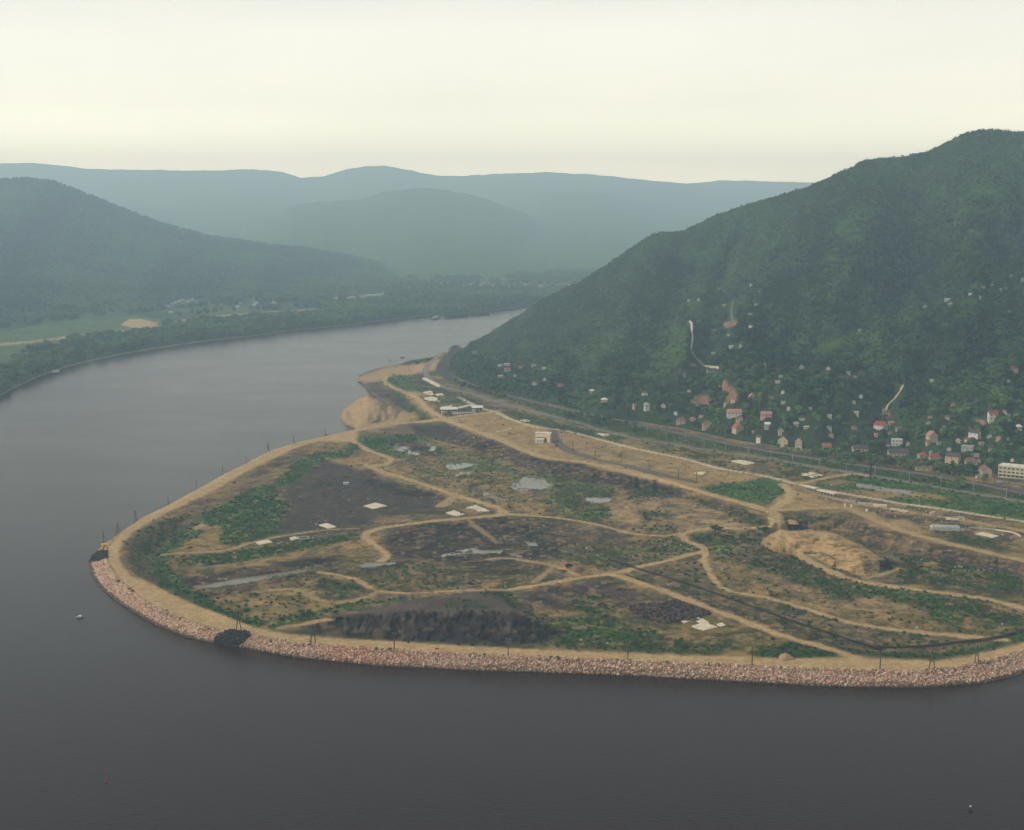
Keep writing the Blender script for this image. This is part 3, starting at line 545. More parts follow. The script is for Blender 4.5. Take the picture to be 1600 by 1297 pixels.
# puddles: flat sheets of muddy water
PUD = np.zeros(PX.shape)
for i_, (lab, pts, wp) in enumerate([
    ('pale puddle in the green basin at the upper left', [(612, 700), (632, 699), (640, 705), (661, 710), (650, 713), (628, 707)], 3),
    ('small puddle beside the dark bank of the green basin', [(664, 692), (681, 700), (678, 705), (670, 705), (674, 701)], 2),
    ('thin puddle in the grass above the large pale puddle', [(690, 726), (715, 723), (748, 726), (735, 730), (700, 733)], 5),
    ('narrow puddle streak in the middle grass', [(700, 739), (735, 736), (746, 739), (715, 744)], 4),
    ('largest pale puddle in the middle of the site', [(796, 756), (805, 749), (822, 745), (846, 750), (864, 760), (845, 764), (832, 768), (820, 776), (800, 768)], 7),
    ('slanting puddle left of the largest puddle', [(744, 767), (760, 771), (793, 781), (788, 784), (762, 780)], 4),
    ('small broken puddle in the rushes right of the largest puddle', [(915, 780), (935, 776), (955, 780), (940, 786), (922, 786)], 6),
    ('long straight channel of water on left', [(290, 919), (364, 905), (422, 896), (500, 884), (512, 887), (460, 897), (400, 908), (330, 919)], 3),
    ('channel pool at the end of the curved track', [(555, 884), (572, 878), (585, 877), (605, 880), (585, 886), (562, 887)], 3),
    ('thin channel right of the pool by the curved track', [(600, 880), (622, 876), (624, 878), (604, 884)], 2),
    ('branching pale puddle on the dark pit floor', [(689, 868), (717, 860), (737, 856), (750, 861), (785, 861), (782, 866), (755, 866), (722, 866), (692, 871)], 3),
    ('small puddle streak on the pit floor at right', [(794, 864), (815, 869), (813, 872), (798, 868)], 2),
    ('faint wet patch near the right rim of the pit', [(820, 848), (838, 850), (836, 855), (824, 855)], 4),
    ('small reedy puddle beside the winding track', [(1112, 886), (1130, 884), (1136, 888), (1120, 890)], 3)]):
    m = (mask(pts, wp + 1, 0) > .5) & ((N_MID + (N_FINE - .5) * .5 + (N_MIC - .5) * .3) > (.34 if wp < 4 else .40))
    i = len(OBJ); OBJ[i] = ('puddle', lab, 'puddle'); OID[m] = i; PUD = np.maximum(PUD, m)
VEG[blur(PUD, 2) > .1] = 0
put(blur(PUD, 2), WET, .6)
hp = blur(H, 3); H = np.where(PUD > .5, hp - .3, H)
# small relief
rough = (1 - SMOOTH) * (1 - np.minimum(1, blur(PUD, 2) * 2)) * (inW) * (1 - onbank * .6) * np.where(t_pl > .95, .45, 1.0)
SL = sstep(0.02, .3, t_pl) * sstep(.99, .8, t_pl)
H = H + rough * ((N_MID - .5) * 1.4 + (N_FINE - .5) * 1.1 + (N_MIC - .5) * .5 + VEG * N_FINE * .8) + SL * (gul - .3) * 1.2
H = np.where(inW, np.maximum(H, .25 * t_bank + .05), H)
a_, d_, e_ = ray(PX, PY)
T = (H - CAM_H) / e_
T = np.maximum.accumulate(T + 0, axis=0); T += np.arange(len(LY))[:, None] * .004
H = CAM_H + e_ * T
GP = np.stack([a_ * T, d_ * T, H], -1)

# ------------------------------------------------------------------ right hill: foot line, skyline
def pl(pts): 
    p = np.array(pts, float); return p[:, 0], p[:, 1]
FOOT = pl([(700, 578), (705, 581), (712, 588), (735, 598), (765, 609), (850, 628), (905, 641), (960, 653), (1000, 658), (1069, 669), (1121, 680), (1161, 688), (1230, 697), (1300, 702), (1380, 709), (1439, 718), (1500, 728), (1600, 742), (2100, 825)])
SKYL = pl([(700, 577), (705, 574), (712, 560), (720, 547), (727, 542), (735, 536), (750, 529), (775, 515), (797, 500), (820, 487), (830, 478), (850, 467), (870, 458), (880, 450), (905, 441), (930, 425), (960, 405), (1000, 378), (1020, 366), (1040, 362), (1062, 362), (1090, 350), (1120, 335), (1150, 325), (1180, 316), (1220, 305), (1260, 292), (1300, 275), (1330, 261), (1355, 250), (1380, 247), (1405, 246), (1420, 243), (1450, 236), (1480, 221), (1505, 209), (1530, 203), (1560, 203), (1600, 207), (1700, 225), (1900, 260), (2100, 300)])
TRIDGE = pl([(700, 2250), (735, 2400), (800, 2620), (900, 2650), (1060, 2450), (1260, 2350), (1400, 2300), (1530, 2300), (2100, 2300)])
HX = np.arange(700, 1902, 3.0); NS = 190
hs = np.linspace(0, 1, NS)[:, None]
fy = np.interp(HX, *FOOT)[None]; sy = np.interp(HX, *SKYL)[None]
sy = sy + (fbm(HX, HX * 0, 9, 3, 4)[None] - .5) * 2.5
HPX = np.repeat(HX[None], NS, 0); HPY = lerp(fy, sy, hs)
def foot_t(x):
    f = np.interp(x, *FOOT); return (12.2 - CAM_H) / ray(x, f)[2]
tf = foot_t(HX)[None]; tr = np.interp(HX, *TRIDGE)[None]
tr_low = (16.0 - CAM_H) / np.minimum(ray(HX, np.interp(HX, *SKYL))[2], -1e-4)[None]
tr = np.where(HX[None] < 735, np.minimum(tr, tr_low), tr); tr = np.maximum(tr, tf + 3)
spur = np.interp(HX, *pl([(700, 0), (1000, 612), (1100, 600), (1220, 588), (1310, 545), (1345, 522), (1400, 502), (1450, 482), (1500, 465), (1600, 432), (1900, 330)]))[None]
spur2 = np.interp(HX, *pl([(700, 0), (1380, 668), (1440, 640), (1500, 592), (1600, 538), (1900, 400)]))[None]
def hill_t(hs, HPX, HPY):
    g_ = hs ** 1.12
    base = lerp(tf, tr, g_)
    j = 230 * sstep(1180, 1420, HPX) * (sstep(spur + 8, spur - 10, HPY) - .0) * (1 - hs) + 70 * sstep(1400, 1580, HPX) * sstep(spur2 + 6, spur2 - 7, HPY) * (1 - hs)
    valley = (fbm(HPX + HPY * .25, HPY * .45, 95, 3, 61) - .5) * 640 + (fbm(HPX, HPY, 28, 3, 62) - .5) * 80
    return base + j + valley * (hs * (1 - hs) * 4) ** .8 * sstep(720, 840, HPX) * (tr - tf) / 1100
HT = hill_t(hs, HPX, HPY)
HT = np.maximum.accumulate(HT, axis=0); HT = np.minimum(HT, tr + np.linspace(-3, 0, NS)[:, None]); HT = np.maximum.accumulate(HT, axis=0) + np.linspace(0, 2, NS)[:, None]
HP = at_t(HPX, HPY, HT)
def surf_at(px, py):
    """point on the land seen at a photo pixel"""
    if px >= 705 and py < np.interp(px, *FOOT):
        c = (px - 700) / 3.0; f = np.interp(px, *FOOT); s_ = np.interp(px, *SKYL); r = np.clip((py - f) / (s_ - f), 0, 1) * (NS - 1)
        c0, r0 = int(min(c, len(HX) - 2)), int(min(r, NS - 2)); u, v = c - c0, r - r0
        A = HP; return (A[r0, c0] * (1 - u) + A[r0, c0 + 1] * u) * (1 - v) + (A[r0 + 1, c0] * (1 - u) + A[r0 + 1, c0 + 1] * u) * v
    c = (px - LX[0]) / 1.8; r = (LY[0] - py) / 1.35
    c0, r0 = int(np.clip(c, 0, len(LX) - 2)), int(np.clip(r, 0, len(LY) - 2)); u, v = c - c0, r - r0
    A = GP; return (A[r0, c0] * (1 - u) + A[r0, c0 + 1] * u) * (1 - v) + (A[r0 + 1, c0] * (1 - u) + A[r0 + 1, c0 + 1] * u) * v

# ------------------------------------------------------------------ write the land as its separate surfaces
footy = np.interp(PX, *FOOT)
keepv = (inW | (dW < 10)) & ((PX < 706) | (PY > footy - 5) | ((PX < 724) & (PY > 541 + np.maximum(0, PX - 716) * .3))) & ((PX > 700) | (PY > 548))
nr, nc = PX.shape
idx = np.arange(nr * nc).reshape(nr, nc)
quads = np.stack([idx[:-1, :-1], idx[:-1, 1:], idx[1:, 1:], idx[1:, :-1]], -1).reshape(-1, 4)
kv = keepv.ravel(); fk = kv[quads].all(1); quads = quads[fk]
foid = OID.ravel()[quads[:, 0]]
Vall, Call = GP.reshape(-1, 3), np.clip(C.reshape(-1, 3), .004, .8)
for i, (nm, lab, cat) in OBJ.items():
    q = quads[foid == i]
    if len(q) == 0: continue
    u, inv = np.unique(q, return_inverse=True)
    me = mesh_np(nm, Vall[u], inv.reshape(-1, 4), [M_PUDDLE if nm == 'puddle' else M_GROUND], Call[u], True)
    tag(link(bpy.data.objects.new(nm, me)), lab, cat, kind='structure')

def grid_obj(name, label, cat, P, col, mat):
    nr, nc = P.shape[:2]; idx = np.arange(nr * nc).reshape(nr, nc)
    q = np.stack([idx[:-1, :-1], idx[:-1, 1:], idx[1:, 1:], idx[1:, :-1]], -1).reshape(-1, 4)
    return tag(link(bpy.data.objects.new(name, mesh_np(name, P.reshape(-1, 3), q, [mat], col.reshape(-1, 3), True))), label, cat, kind='structure')
def with_back(P, drop, run, n=6):
    """close a hill with a far side that falls away behind the skyline"""
    d = P[-1].copy(); d[:, 2] = 0; d /= np.linalg.norm(d, axis=1, keepdims=True)
    rows = [P]
    for k in range(1, n + 1):
        r = P[-1] + d * np.clip(P[-1][:, 2:3] * 2.2, 4, run) * k / n; r[:, 2] = np.maximum(P[-1][:, 2] * (1 - (k / n) ** 1.3) - drop * (k / n), -.5); rows.append(r[None])
    return np.concatenate(rows, 0)
def front_skirt(P, depth=6):
    r = P[0].copy(); r[:, 2] -= depth; return np.concatenate([r[None], P], 0)
def fcol(P, seed):
    n1 = fbm(P[..., 0], P[..., 1], 120, 4, seed)[..., None]; n2 = fbm(P[..., 0], P[..., 1], 25, 3, seed + 5)[..., None]
    return lerp(np.array((.010, .022, .010)), np.array((.030, .052, .018)), np.clip(n1 * .6 + n2 * .6 - .1, 0, 1))
PB = with_back(front_skirt(HP), 5, 900)
hcol = fcol(PB, 5)
hpx = np.concatenate([HPX[:1], HPX, np.repeat(HPX[-1:], 6, 0)], 0); hpy = np.concatenate([HPY[:1], HPY, np.repeat(HPY[-1:], 6, 0)], 0)
BARE = [[(1113, 592), (1128, 592), (1142, 602), (1152, 612), (1150, 628), (1135, 628), (1128, 612)], [(1080, 620), (1105, 618), (1120, 632), (1090, 635)], [(1060, 578), (1080, 575), (1078, 585), (1062, 586)],
        [(1300, 590), (1345, 578), (1365, 592), (1330, 596)], [(1505, 664), (1530, 652), (1545, 660), (1520, 672)], [(1375, 642), (1383, 635), (1390, 650), (1382, 655)], [(1128, 505), (1152, 500), (1155, 510), (1135, 512)]]
bare_h = np.zeros(hpx.shape)
for bp_ in BARE: bare_h = np.maximum(bare_h, inside(bp_, hpx + (fbm(hpx, hpy, 6, 2, 8) - .5) * 10, hpy + (fbm(hpx, hpy, 6, 2, 9) - .5) * 6))
hcol = lerp(hcol, np.array((.20, .105, .068)), bare_h[..., None] * .85)
TRAILS = [('hill_path', 'pale winding path down the wooded hill to the white house', [(1078, 503), (1081, 508), (1081, 520), (1082, 528), (1080, 542), (1080, 548), (1085, 557), (1093, 566), (1100, 572), (1112, 574), (1124, 575)], 1.4, True),
          ('hill_path', 'short pale path climbing above the white gabled house', [(1411, 604), (1404, 616), (1396, 626), (1388, 634), (1384, 644)], 1.1, True),
          ('hill_path', 'faint green path high above the pale winding path', [(1146, 472), (1143, 488), (1144, 503), (1134, 510)], 1.2, False)]
pc_ = np.zeros(hpx.shape)
grid_obj('wooded_hill', 'steep wooded hill above the village on right', 'hill', PB, hcol, M_HILL)
M_PATH = wear_mat('pale_path', (.50, .42, .27), scale=.2, amp=.3)
M_PATH2 = wear_mat('grassy_path', (.13, .15, .07), scale=.2, amp=.3)
for nm, lab, pts, wpx, pale in TRAILS:
    pts = smooth_line(pts, 6); c_ = np.array([surf_at(*p) for p in pts]); dd = np.gradient(c_, axis=0); nrm = np.stack([-dd[:, 1], dd[:, 0], dd[:, 0] * 0], -1); nrm /= np.linalg.norm(nrm, axis=1, keepdims=True) + 1e-9
    wd = (wpx * (.8 + .6 * RNG.random(len(pts))) * c_[:, 1] / FPX)[:, None] * np.array([1., 1., 1.])
    L_, R_ = c_ - nrm * wd, c_ + nrm * wd; L_[:, 2] += 1.6; R_[:, 2] += 1.6
    Lb, Rb = L_.copy(), R_.copy(); Lb[:, 2] -= 4; Rb[:, 2] -= 4
    P_ = np.stack([Lb, L_, R_, Rb], 0)
    nr_, nc_ = P_.shape[:2]; ii = np.arange(nr_ * nc_).reshape(nr_, nc_)
    q = np.stack([ii[:-1, :-1], ii[:-1, 1:], ii[1:, 1:], ii[1:, :-1]], -1).reshape(-1, 4)
    tag(link(bpy.data.objects.new(nm, mesh_np(nm, P_.reshape(-1, 3), q, [M_PATH if pale else M_PATH2]))), lab, 'path', kind='structure')

# ------------------------------------------------------------------ far bank, left hill, distant hills
SHORE = pl([(-500, 760), (-300, 700), (-150, 657), (0, 619), (25, 605), (60, 589), (100, 575), (130, 567), (175, 557), (225, 548), (275, 540), (325, 533), (400, 525), (445, 518), (526, 510), (607, 500), (672, 492.5), (770, 485.5), (819, 478), (845, 472), (900, 460), (1300, 445)])
BX = np.arange(-420, 1300, 4.0); NB = 90; bs = np.linspace(0, 1, NB)[:, None]
by0 = np.interp(BX, *SHORE)[None]; bpy_ = lerp(by0, 425 + 0 * by0, bs ** 1.0); bpx = np.repeat(BX[None], NB, 0)
bz = 5.0 * sstep(0, .06, bs) + 3 * sstep(.1, 1, bs) + 0 * bpx
BP = at_z(bpx, bpy_, bz)
bcol = np.empty(BP.shape); bcol[:] = (.030, .055, .022)
nb_ = fbm(BP[..., 0], BP[..., 1] * .5, 90, 4, 33)[..., None]; bcol = lerp(bcol, np.array((.055, .080, .030)), sstep(.42, .62, nb_))
def bput(pts, col, op=1.0, w_=3):
    global bcol
    m = inside(pts, bpx + (fbm(bpx, bpy_, 12, 2, 5) - .5) * w_ * 3, bpy_ + (fbm(bpx, bpy_, 12, 2, 6) - .5) * w_); bcol = np.where(m[..., None], lerp(bcol, np.asarray(col), op), bcol)
bput([(-420, 640), (-420, 540), (0, 520), (100, 500), (200, 490), (260, 500), (240, 520), (120, 540), (0, 565)], (.060, .095, .034), .8)
bput([(190, 508), (205, 499), (222, 498), (248, 505), (250, 512), (215, 514)], (.36, .24, .13), 1)
for pts in ([(-200, 555), (50, 534), (120, 525), (210, 515), (250, 511)], [(275, 502), (320, 495), (380, 491), (440, 487), (495, 484)]):
    q = np.array(pts, float); yy = np.interp(bpx, q[:, 0], q[:, 1], left=-99, right=-99); m = np.abs(bpy_ - yy) < 1.6
    bcol = np.where(m[..., None], np.array((.26, .19, .11)), bcol)
m = bs < .02; bcol = np.where((m & (bpx > 0))[..., None], np.array((.20, .17, .12)), bcol)
BPs = front_skirt(BP, 4); grid_obj('far_bank', 'low green far bank with meadows across the river', 'river bank', BPs, np.concatenate([bcol[:1], bcol], 0), M_HILL)

def hill(name, label, skyline, foot, tridge, x0, x1, step, n, seed, z_foot=6.0, relief=120, power=1.1, back=900, warpsky=3):
    X = np.arange(x0, x1, step); s_ = np.linspace(0, 1, n)[:, None]
    f = np.interp(X, *pl(foot))[None]; k = np.interp(X, *pl(skyline))[None] + (fbm(X, X * 0, 14, 4, seed)[None] - .5) * warpsky
    k = np.minimum(k, f - .8)
    px_ = np.repeat(X[None], n, 0); py_ = lerp(f, k, s_)
    t0 = (z_foot - CAM_H) / ray(X, f)[2]; t1 = np.maximum(np.interp(X, *pl(tridge))[None], t0 + 50)
    tt = lerp(t0, t1, s_ ** power) + ((fbm(px_ + py_ * .3, py_ * .6, 80, 3, seed + 1) - .5) * relief * 3 + (fbm(px_, py_, 24, 3, seed + 2) - .5) * relief * .7) * (s_ * (1 - s_) * 4)
    tt = np.maximum.accumulate(tt, axis=0); tt = np.minimum(tt, t1); tt = tt + np.linspace(0, 3, n)[:, None]
    P = at_t(px_, py_, tt)
    Pb = with_back(front_skirt(P, 8), 10, back)
    grid_obj(name, label, 'hill', Pb, fcol(Pb, seed) * (2.2 if 'distant' in name else 1.0), M_HILL)  # distant hills coloured lighter, extra haze put into their albedo
    return P, px_, py_
L1 = hill('wooded_hill', 'wooded hill rising behind the far bank on left', [(-500, 320), (-300, 300), (-100, 288), (0, 282), (40, 279), (75, 282), (100, 290), (150, 310), (200, 330), (240, 345), (290, 360), (330, 370), (400, 380), (470, 388), (530, 398), (580, 408), (640, 424), (700, 436), (760, 441)],
          [(-500, 570), (-300, 545), (-100, 520), (0, 507), (80, 492), (150, 480), (250, 470), (350, 468), (450, 465), (600, 456), (700, 441), (760, 438)], [(-500, 4900), (60, 5300), (200, 5200), (400, 5200), (600, 5200), (760, 5500)], -420, 760, 3.5, 130, 201)
hill('distant_hill', 'rounded hazy hill in the middle distance beyond the river', [(100, 430), (300, 385), (380, 352), (420, 338), (450, 322), (500, 315), (560, 312), (600, 300), (650, 294), (690, 296), (740, 305), (790, 322), (850, 345), (900, 370), (1000, 410)],
     [(100, 446), (1000, 446)], [(100, 8300), (1000, 8300)], 100, 1000, 4, 70, 211, relief=180)
hill('distant_hill', 'long hazy hill shoulder behind the rounded hill at right', [(640, 380), (700, 345), (770, 318), (850, 302), (900, 299), (960, 305), (1040, 325), (1100, 330), (1200, 335), (1400, 360)],
     [(640, 441), (1400, 441)], [(640, 10300), (1400, 10300)], 640, 1400, 4, 60, 221, relief=200)
hill('distant_hill', 'pale lower slope between the left hill and the far ridge', [(-420, 340), (0, 322), (120, 318), (250, 326), (330, 345), (420, 375), (480, 395)], [(-420, 438), (480, 438)], [(-420, 9500), (480, 9500)], -420, 480, 4, 60, 231, relief=180)
hill('distant_ridge', 'farthest pale ridge line along the horizon', [(-500, 254), (0, 255), (50, 254), (100, 260), (150, 264), (200, 265), (300, 266), (400, 265), (440, 268), (470, 278), (510, 275), (540, 265), (570, 260), (600, 259), (640, 266), (680, 274), (720, 275), (800, 271), (860, 269), (930, 273), (1000, 280), (1080, 288), (1160, 296), (1280, 300), (2100, 320)],
     [(-500, 430), (2100, 430)], [(-500, 13000), (2100, 13000)], -500, 2000, 5, 80, 241, relief=220)
hill('distant_ridge', 'faint ridge just above the right hill shoulder on the horizon', [(900, 300), (1050, 292), (1090, 285), (1130, 282), (1200, 283), (1260, 284), (1400, 289), (2000, 300)], [(900, 424), (2000, 424)], [(900, 14300), (2000, 14300)], 900, 2000, 6, 40, 251, relief=150, back=700)

# ------------------------------------------------------------------ air
HAZE_DENSITY = 1.5e-4
hm, t, b = new_mat('haze_air'); t.nodes.remove(b)
pv = t.nodes.new('ShaderNodeVolumePrincipled'); pv.inputs['Color'].default_value = (.56, .80, .98, 1); pv.inputs['Absorption Color'].default_value = (.3, .3, .3, 1); pv.inputs['Density'].default_value = HAZE_DENSITY
pv.inputs['Anisotropy'].default_value = 0.15
out = [n for n in t.nodes if n.type == 'OUTPUT_MATERIAL'][0]
t.links.new(pv.outputs[0], out.inputs['Volume'])
hz = MB().box(-8600, 8600, -900, 15950, -12, 820).build('haze', hm); tag(hz, 'pale blue summer haze filling the whole valley', 'haze', kind='stuff')
# ================================================================== STONES OF THE BANK
def rocks(name, label, cat, pts, sizes, cols, flat=.75):
    """loose angular stones joined into one heap"""
    n = len(pts); base = np.array([(-1, -1, -1), (1, -1, -1), (1, 1, -1), (-1, 1, -1), (-.7, -.7, 1), (.7, -.7, 1), (.7, .7, 1), (-.7, .7, 1)], float)
    F0 = np.array([(0, 3, 2, 1), (4, 5, 6, 7), (0, 1, 5, 4), (1, 2, 6, 5), (2, 3, 7, 6), (3, 0, 4, 7)])
    V = base[None] * (1 + (RNG.random((n, 8, 3)) - .5) * .7); V[..., 2] *= flat
    q = RNG.normal(size=(n, 4)); q /= np.linalg.norm(q, axis=1, keepdims=True); w_, x, y, z = q.T
    R_ = np.stack([np.stack([1 - 2 * (y * y + z * z), 2 * (x * y - z * w_), 2 * (x * z + y * w_)], -1), np.stack([2 * (x * y + z * w_), 1 - 2 * (x * x + z * z), 2 * (y * z - x * w_)], -1),
                   np.stack([2 * (x * z - y * w_), 2 * (y * z + x * w_), 1 - 2 * (x * x + y * y)], -1)], 1)
    V = np.einsum('nij,nkj->nki', R_, V) * (sizes * .5)[:, None, None] + pts[:, None]
    F = (F0[None] + (np.arange(n) * 8)[:, None, None]).reshape(-1, 4)
    me = mesh_np(name, V.reshape(-1, 3), F, [M_STONE], np.repeat(cols, 8, 0))
    return tag(link(bpy.data.objects.new(name, me)), label, cat, kind='stuff')
def cell_area(P):
    a = P[1:, :-1] - P[:-1, :-1]; b_ = P[:-1, 1:] - P[:-1, :-1]; return np.linalg.norm(np.cross(a, b_), axis=-1)
def scatter(P, dens, mask_=None, cap=None, rng=RNG):
    """random points on a grid surface, dens per square metre"""
    A = cell_area(P) * dens
    if mask_ is not None: A = A * mask_[:-1, :-1]
    if cap is not None: A = np.minimum(A, cap)
    n = rng.poisson(A); r, c = np.nonzero(n); k = n[r, c]; r, c = np.repeat(r, k), np.repeat(c, k)
    u, v = rng.random(len(r)), rng.random(len(r))
    def bl(G): 
        u_, v_ = (u, v) if G.ndim == 2 else (u[:, None], v[:, None])
        return (G[r, c] * (1 - u_) + G[r, c + 1] * u_) * (1 - v_) + (G[r + 1, c] * (1 - u_) + G[r + 1, c + 1] * u_) * v_
    return bl
DARKROCK = [[(334, 1008), (337, 997), (345, 989), (360, 986), (384, 988), (392, 994), (384, 1001), (374, 1008), (368, 1016)], [(139, 880), (146, 868), (158, 861), (166, 862), (167, 872), (156, 877)]]
dk = np.zeros(PX.shape); 
for d_ in DARKROCK: dk = np.maximum(dk, inside(d_, PX, PY))
m_rip = onbank * (PX > 130) * (PY > 700) * (1 - dk) * ((PX < 300) | (PY > 850)) * (PY > 845)
bl = scatter(GP, 3.0, m_rip, 7); rp = bl(GP); tb = bl(t_bank); n = len(rp)
pink = np.array((.40, .235, .165)); tanr = np.array((.44, .32, .21)); dkr = np.array((.22, .13, .10)); pal = np.array((.50, .40, .31))
ch = RNG.random(n)[:, None]; rc = np.where(ch < .38, pink, np.where(ch < .68, tanr, np.where(ch < .88, dkr, pal))) * (.8 + .4 * RNG.random((n, 1)))
rx_, ry_, _ = to_px(rp); redp = np.exp(-((rx_ - 560) / 60) ** 2)[:, None]; rc = lerp(rc, rc * np.array((1.15, .7, .62)), redp * .4)
rc = np.where((tb < .13 + .08 * RNG.random(n))[:, None], rc * .28, rc)
rp[:, 2] += .1
rocks('riprap_stones', 'pinkish riprap stones covering the river bank slope', 'stones', rp, RNG.uniform(.35, .72, n) + .8 * RNG.random(n) ** 6, rc)
for k_, (d_, lab) in enumerate(zip(DARKROCK, ['patch of black stones interrupting the pink riprap at lower left', 'patch of black stones below the yellow hut at the spit tip'])):
    bl = scatter(GP, 2.2, inside(d_, PX, PY) * 1.0); p_ = bl(GP); p_[:, 2] += .25; n = len(p_)
    rocks('dark_riprap_stones', lab, 'stones', p_, RNG.uniform(.7, 1.6, n), np.array((.014, .012, .014)) * RNG.uniform(.5, 1.8, (n, 1)))
hp_ = inside([(975, 948), (1064, 941), (1110, 960), (1040, 976), (1010, 968)], PX, PY) * 1.0
bl = scatter(GP, .55, hp_); p_ = bl(GP); p_[:, 2] += .5 * RNG.random(len(p_)); n = len(p_)
rocks('dark_stone_dump', 'dump of dark broken stones beside the southeast track', 'stones', p_, RNG.uniform(.9, 2.2, n), lerp(np.array((.02, .016, .018)), np.array((.12, .075, .06)), RNG.random((n, 1)) ** 2))
rub = (inCI & inFL & ~m3 & ~m4 & (SMOOTH < .3) & (PUD < .5)) * sstep(.52, .66, fbm(MX, MY, 35, 3, 91)); rub = rub + inside([(1255, 768), (1330, 778), (1480, 800), (1600, 825), (1600, 850), (1420, 812), (1330, 795)], PX, PY) * 4 + mask([(1420, 870), (1500, 880), (1560, 900), (1480, 895)], 5, 2) * 4
bl = scatter(GP, .010, rub); p_ = bl(GP); n = len(p_)
rocks('scattered_rubble', 'loose stones and rubble strewn over the site floor', 'rubble', p_, RNG.uniform(.5, 1.5, n), lerp(np.array((.08, .065, .055)), np.array((.40, .33, .25)), RNG.random((n, 1)) ** 1.5))

# ================================================================== PLANTS
def leaf_mat(name, c0, c1):
    m, t, b = new_mat(name)
    oi = t.nodes.new('ShaderNodeObjectInfo'); g = t.nodes.new('ShaderNodeNewGeometry')
    n = t.nodes.new('ShaderNodeTexNoise'); n.inputs['Scale'].default_value = .55; n.inputs['Detail'].default_value = 3
    t.links.new(g.outputs['Position'], n.inputs['Vector'])
    big = t.nodes.new('ShaderNodeTexNoise'); big.inputs['Scale'].default_value = .0042; big.inputs['Detail'].default_value = 6
    t.links.new(g.outputs['Position'], big.inputs['Vector'])
    a = t.nodes.new('ShaderNodeMath'); a.operation = 'MULTIPLY_ADD'; a.inputs[1].default_value = .85; t.links.new(oi.outputs['Random'], a.inputs[0])
    s2 = t.nodes.new('ShaderNodeMath'); s2.operation = 'MULTIPLY_ADD'; s2.inputs[1].default_value = .9; s2.inputs[2].default_value = -.45
    t.links.new(n.outputs['Fac'], s2.inputs[0]); t.links.new(s2.outputs[0], a.inputs[2])
    s3 = t.nodes.new('ShaderNodeMath'); s3.operation = 'MULTIPLY_ADD'; s3.inputs[1].default_value = 2.2; t.links.new(big.outputs['Fac'], s3.inputs[0])
    s4 = t.nodes.new('ShaderNodeMath'); s4.operation = 'SUBTRACT'; s4.inputs[1].default_value = 1.13; t.links.new(a.outputs[0], s4.inputs[0]); t.links.new(s4.outputs[0], s3.inputs[2])
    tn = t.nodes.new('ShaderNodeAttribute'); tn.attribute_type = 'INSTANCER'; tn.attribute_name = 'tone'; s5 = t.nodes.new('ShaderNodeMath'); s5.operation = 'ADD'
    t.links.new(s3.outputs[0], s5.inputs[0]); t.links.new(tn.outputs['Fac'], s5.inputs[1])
    r = t.nodes.new('ShaderNodeMix'); r.data_type = 'RGBA'; r.clamp_factor = True
    r.inputs[6].default_value = (*c0, 1); r.inputs[7].default_value = (*c1, 1); t.links.new(s5.outputs[0], r.inputs[0])
    t.links.new(r.outputs[2], b.inputs['Base Color']); b.inputs['Roughness'].default_value = .8; b.inputs['Specular IOR Level'].default_value = .1
    return m
M_LEAF = leaf_mat('leaves', (.004, .013, .005), (.070, .130, .032))
M_WEED = leaf_mat('weed_leaves', (.012, .045, .008), (.050, .140, .024))
M_LEAFB = leaf_mat('fresh_leaves', (.05, .09, .02), (.09, .14, .035))
M_BLOSS = leaf_mat('dry_reed', (.05, .055, .022), (.13, .11, .05))
M_TRUNK = wear_mat('bark', (.07, .055, .04), scale=3)
def ico():
    f = (1 + 5 ** .5) / 2
    v = np.array([(-1, f, 0), (1, f, 0), (-1, -f, 0), (1, -f, 0), (0, -1, f), (0, 1, f), (0, -1, -f), (0, 1, -f), (f, 0, -1), (f, 0, 1), (-f, 0, -1), (-f, 0, 1)]); v /= np.linalg.norm(v[0])
    F = [(0, 11, 5), (0, 5, 1), (0, 1, 7), (0, 7, 10), (0, 10, 11), (1, 5, 9), (5, 11, 4), (11, 10, 2), (10, 7, 6), (7, 1, 8), (3, 9, 4), (3, 4, 2), (3, 2, 6), (3, 6, 8), (3, 8, 9), (4, 9, 5), (2, 4, 11), (6, 2, 10), (8, 6, 7), (9, 8, 1)]
    return v, np.array(F)
IV, IF = ico()
def crown_np(rng, lobes=9, leaves=150, rx=.5, z0=.25, z1=1.0, narrow=1.0):
    """crown of a tree one unit tall: rough leaf clumps with loose sprays of leaves between them"""
    Vs, Fs, nv = [], [], 0; cz = (z0 + z1) / 2; hz = (z1 - z0) / 2
    C_ = []
    for i in range(lobes):
        a = rng.random() * 6.283; r = rx * .62 * math.sqrt(rng.random()) if i else 0; zz = cz + hz * .62 * (rng.random() * 2 - 1) if i else z1 - hz * .55
        rad = rx * rng.uniform(.34, .52) * (1.0 if zz < cz else .85); C_.append((r * math.cos(a) * narrow, r * math.sin(a) * narrow, zz, rad))
        v = IV * rad * (1 + (rng.random((12, 1)) - .5) * .55) * np.array((1, 1, .85 * hz / rx if narrow < 1 else .85)); Vs.append(v + np.array(C_[-1][:3])); Fs.append(IF + nv); nv += 12
    for i in range(leaves):
        c = C_[rng.integers(len(C_))]; d = rng.normal(size=3); d /= np.linalg.norm(d); d[2] = abs(d[2]) * .9 - .15
        p = np.array(c[:3]) + d * c[3] * rng.uniform(.9, 1.32); u = rng.normal(size=3); u /= np.linalg.norm(u); w_ = np.cross(u, rng.normal(size=3)); w_ /= np.linalg.norm(w_); s_ = rx * rng.uniform(.10, .19)
        Vs.append(np.array([p + u * s_, p + w_ * s_ * .7, p - u * s_ * .6])); Fs.append(np.array([(0, 1, 2)]) + nv); nv += 3
    return np.concatenate(Vs), np.concatenate(Fs)
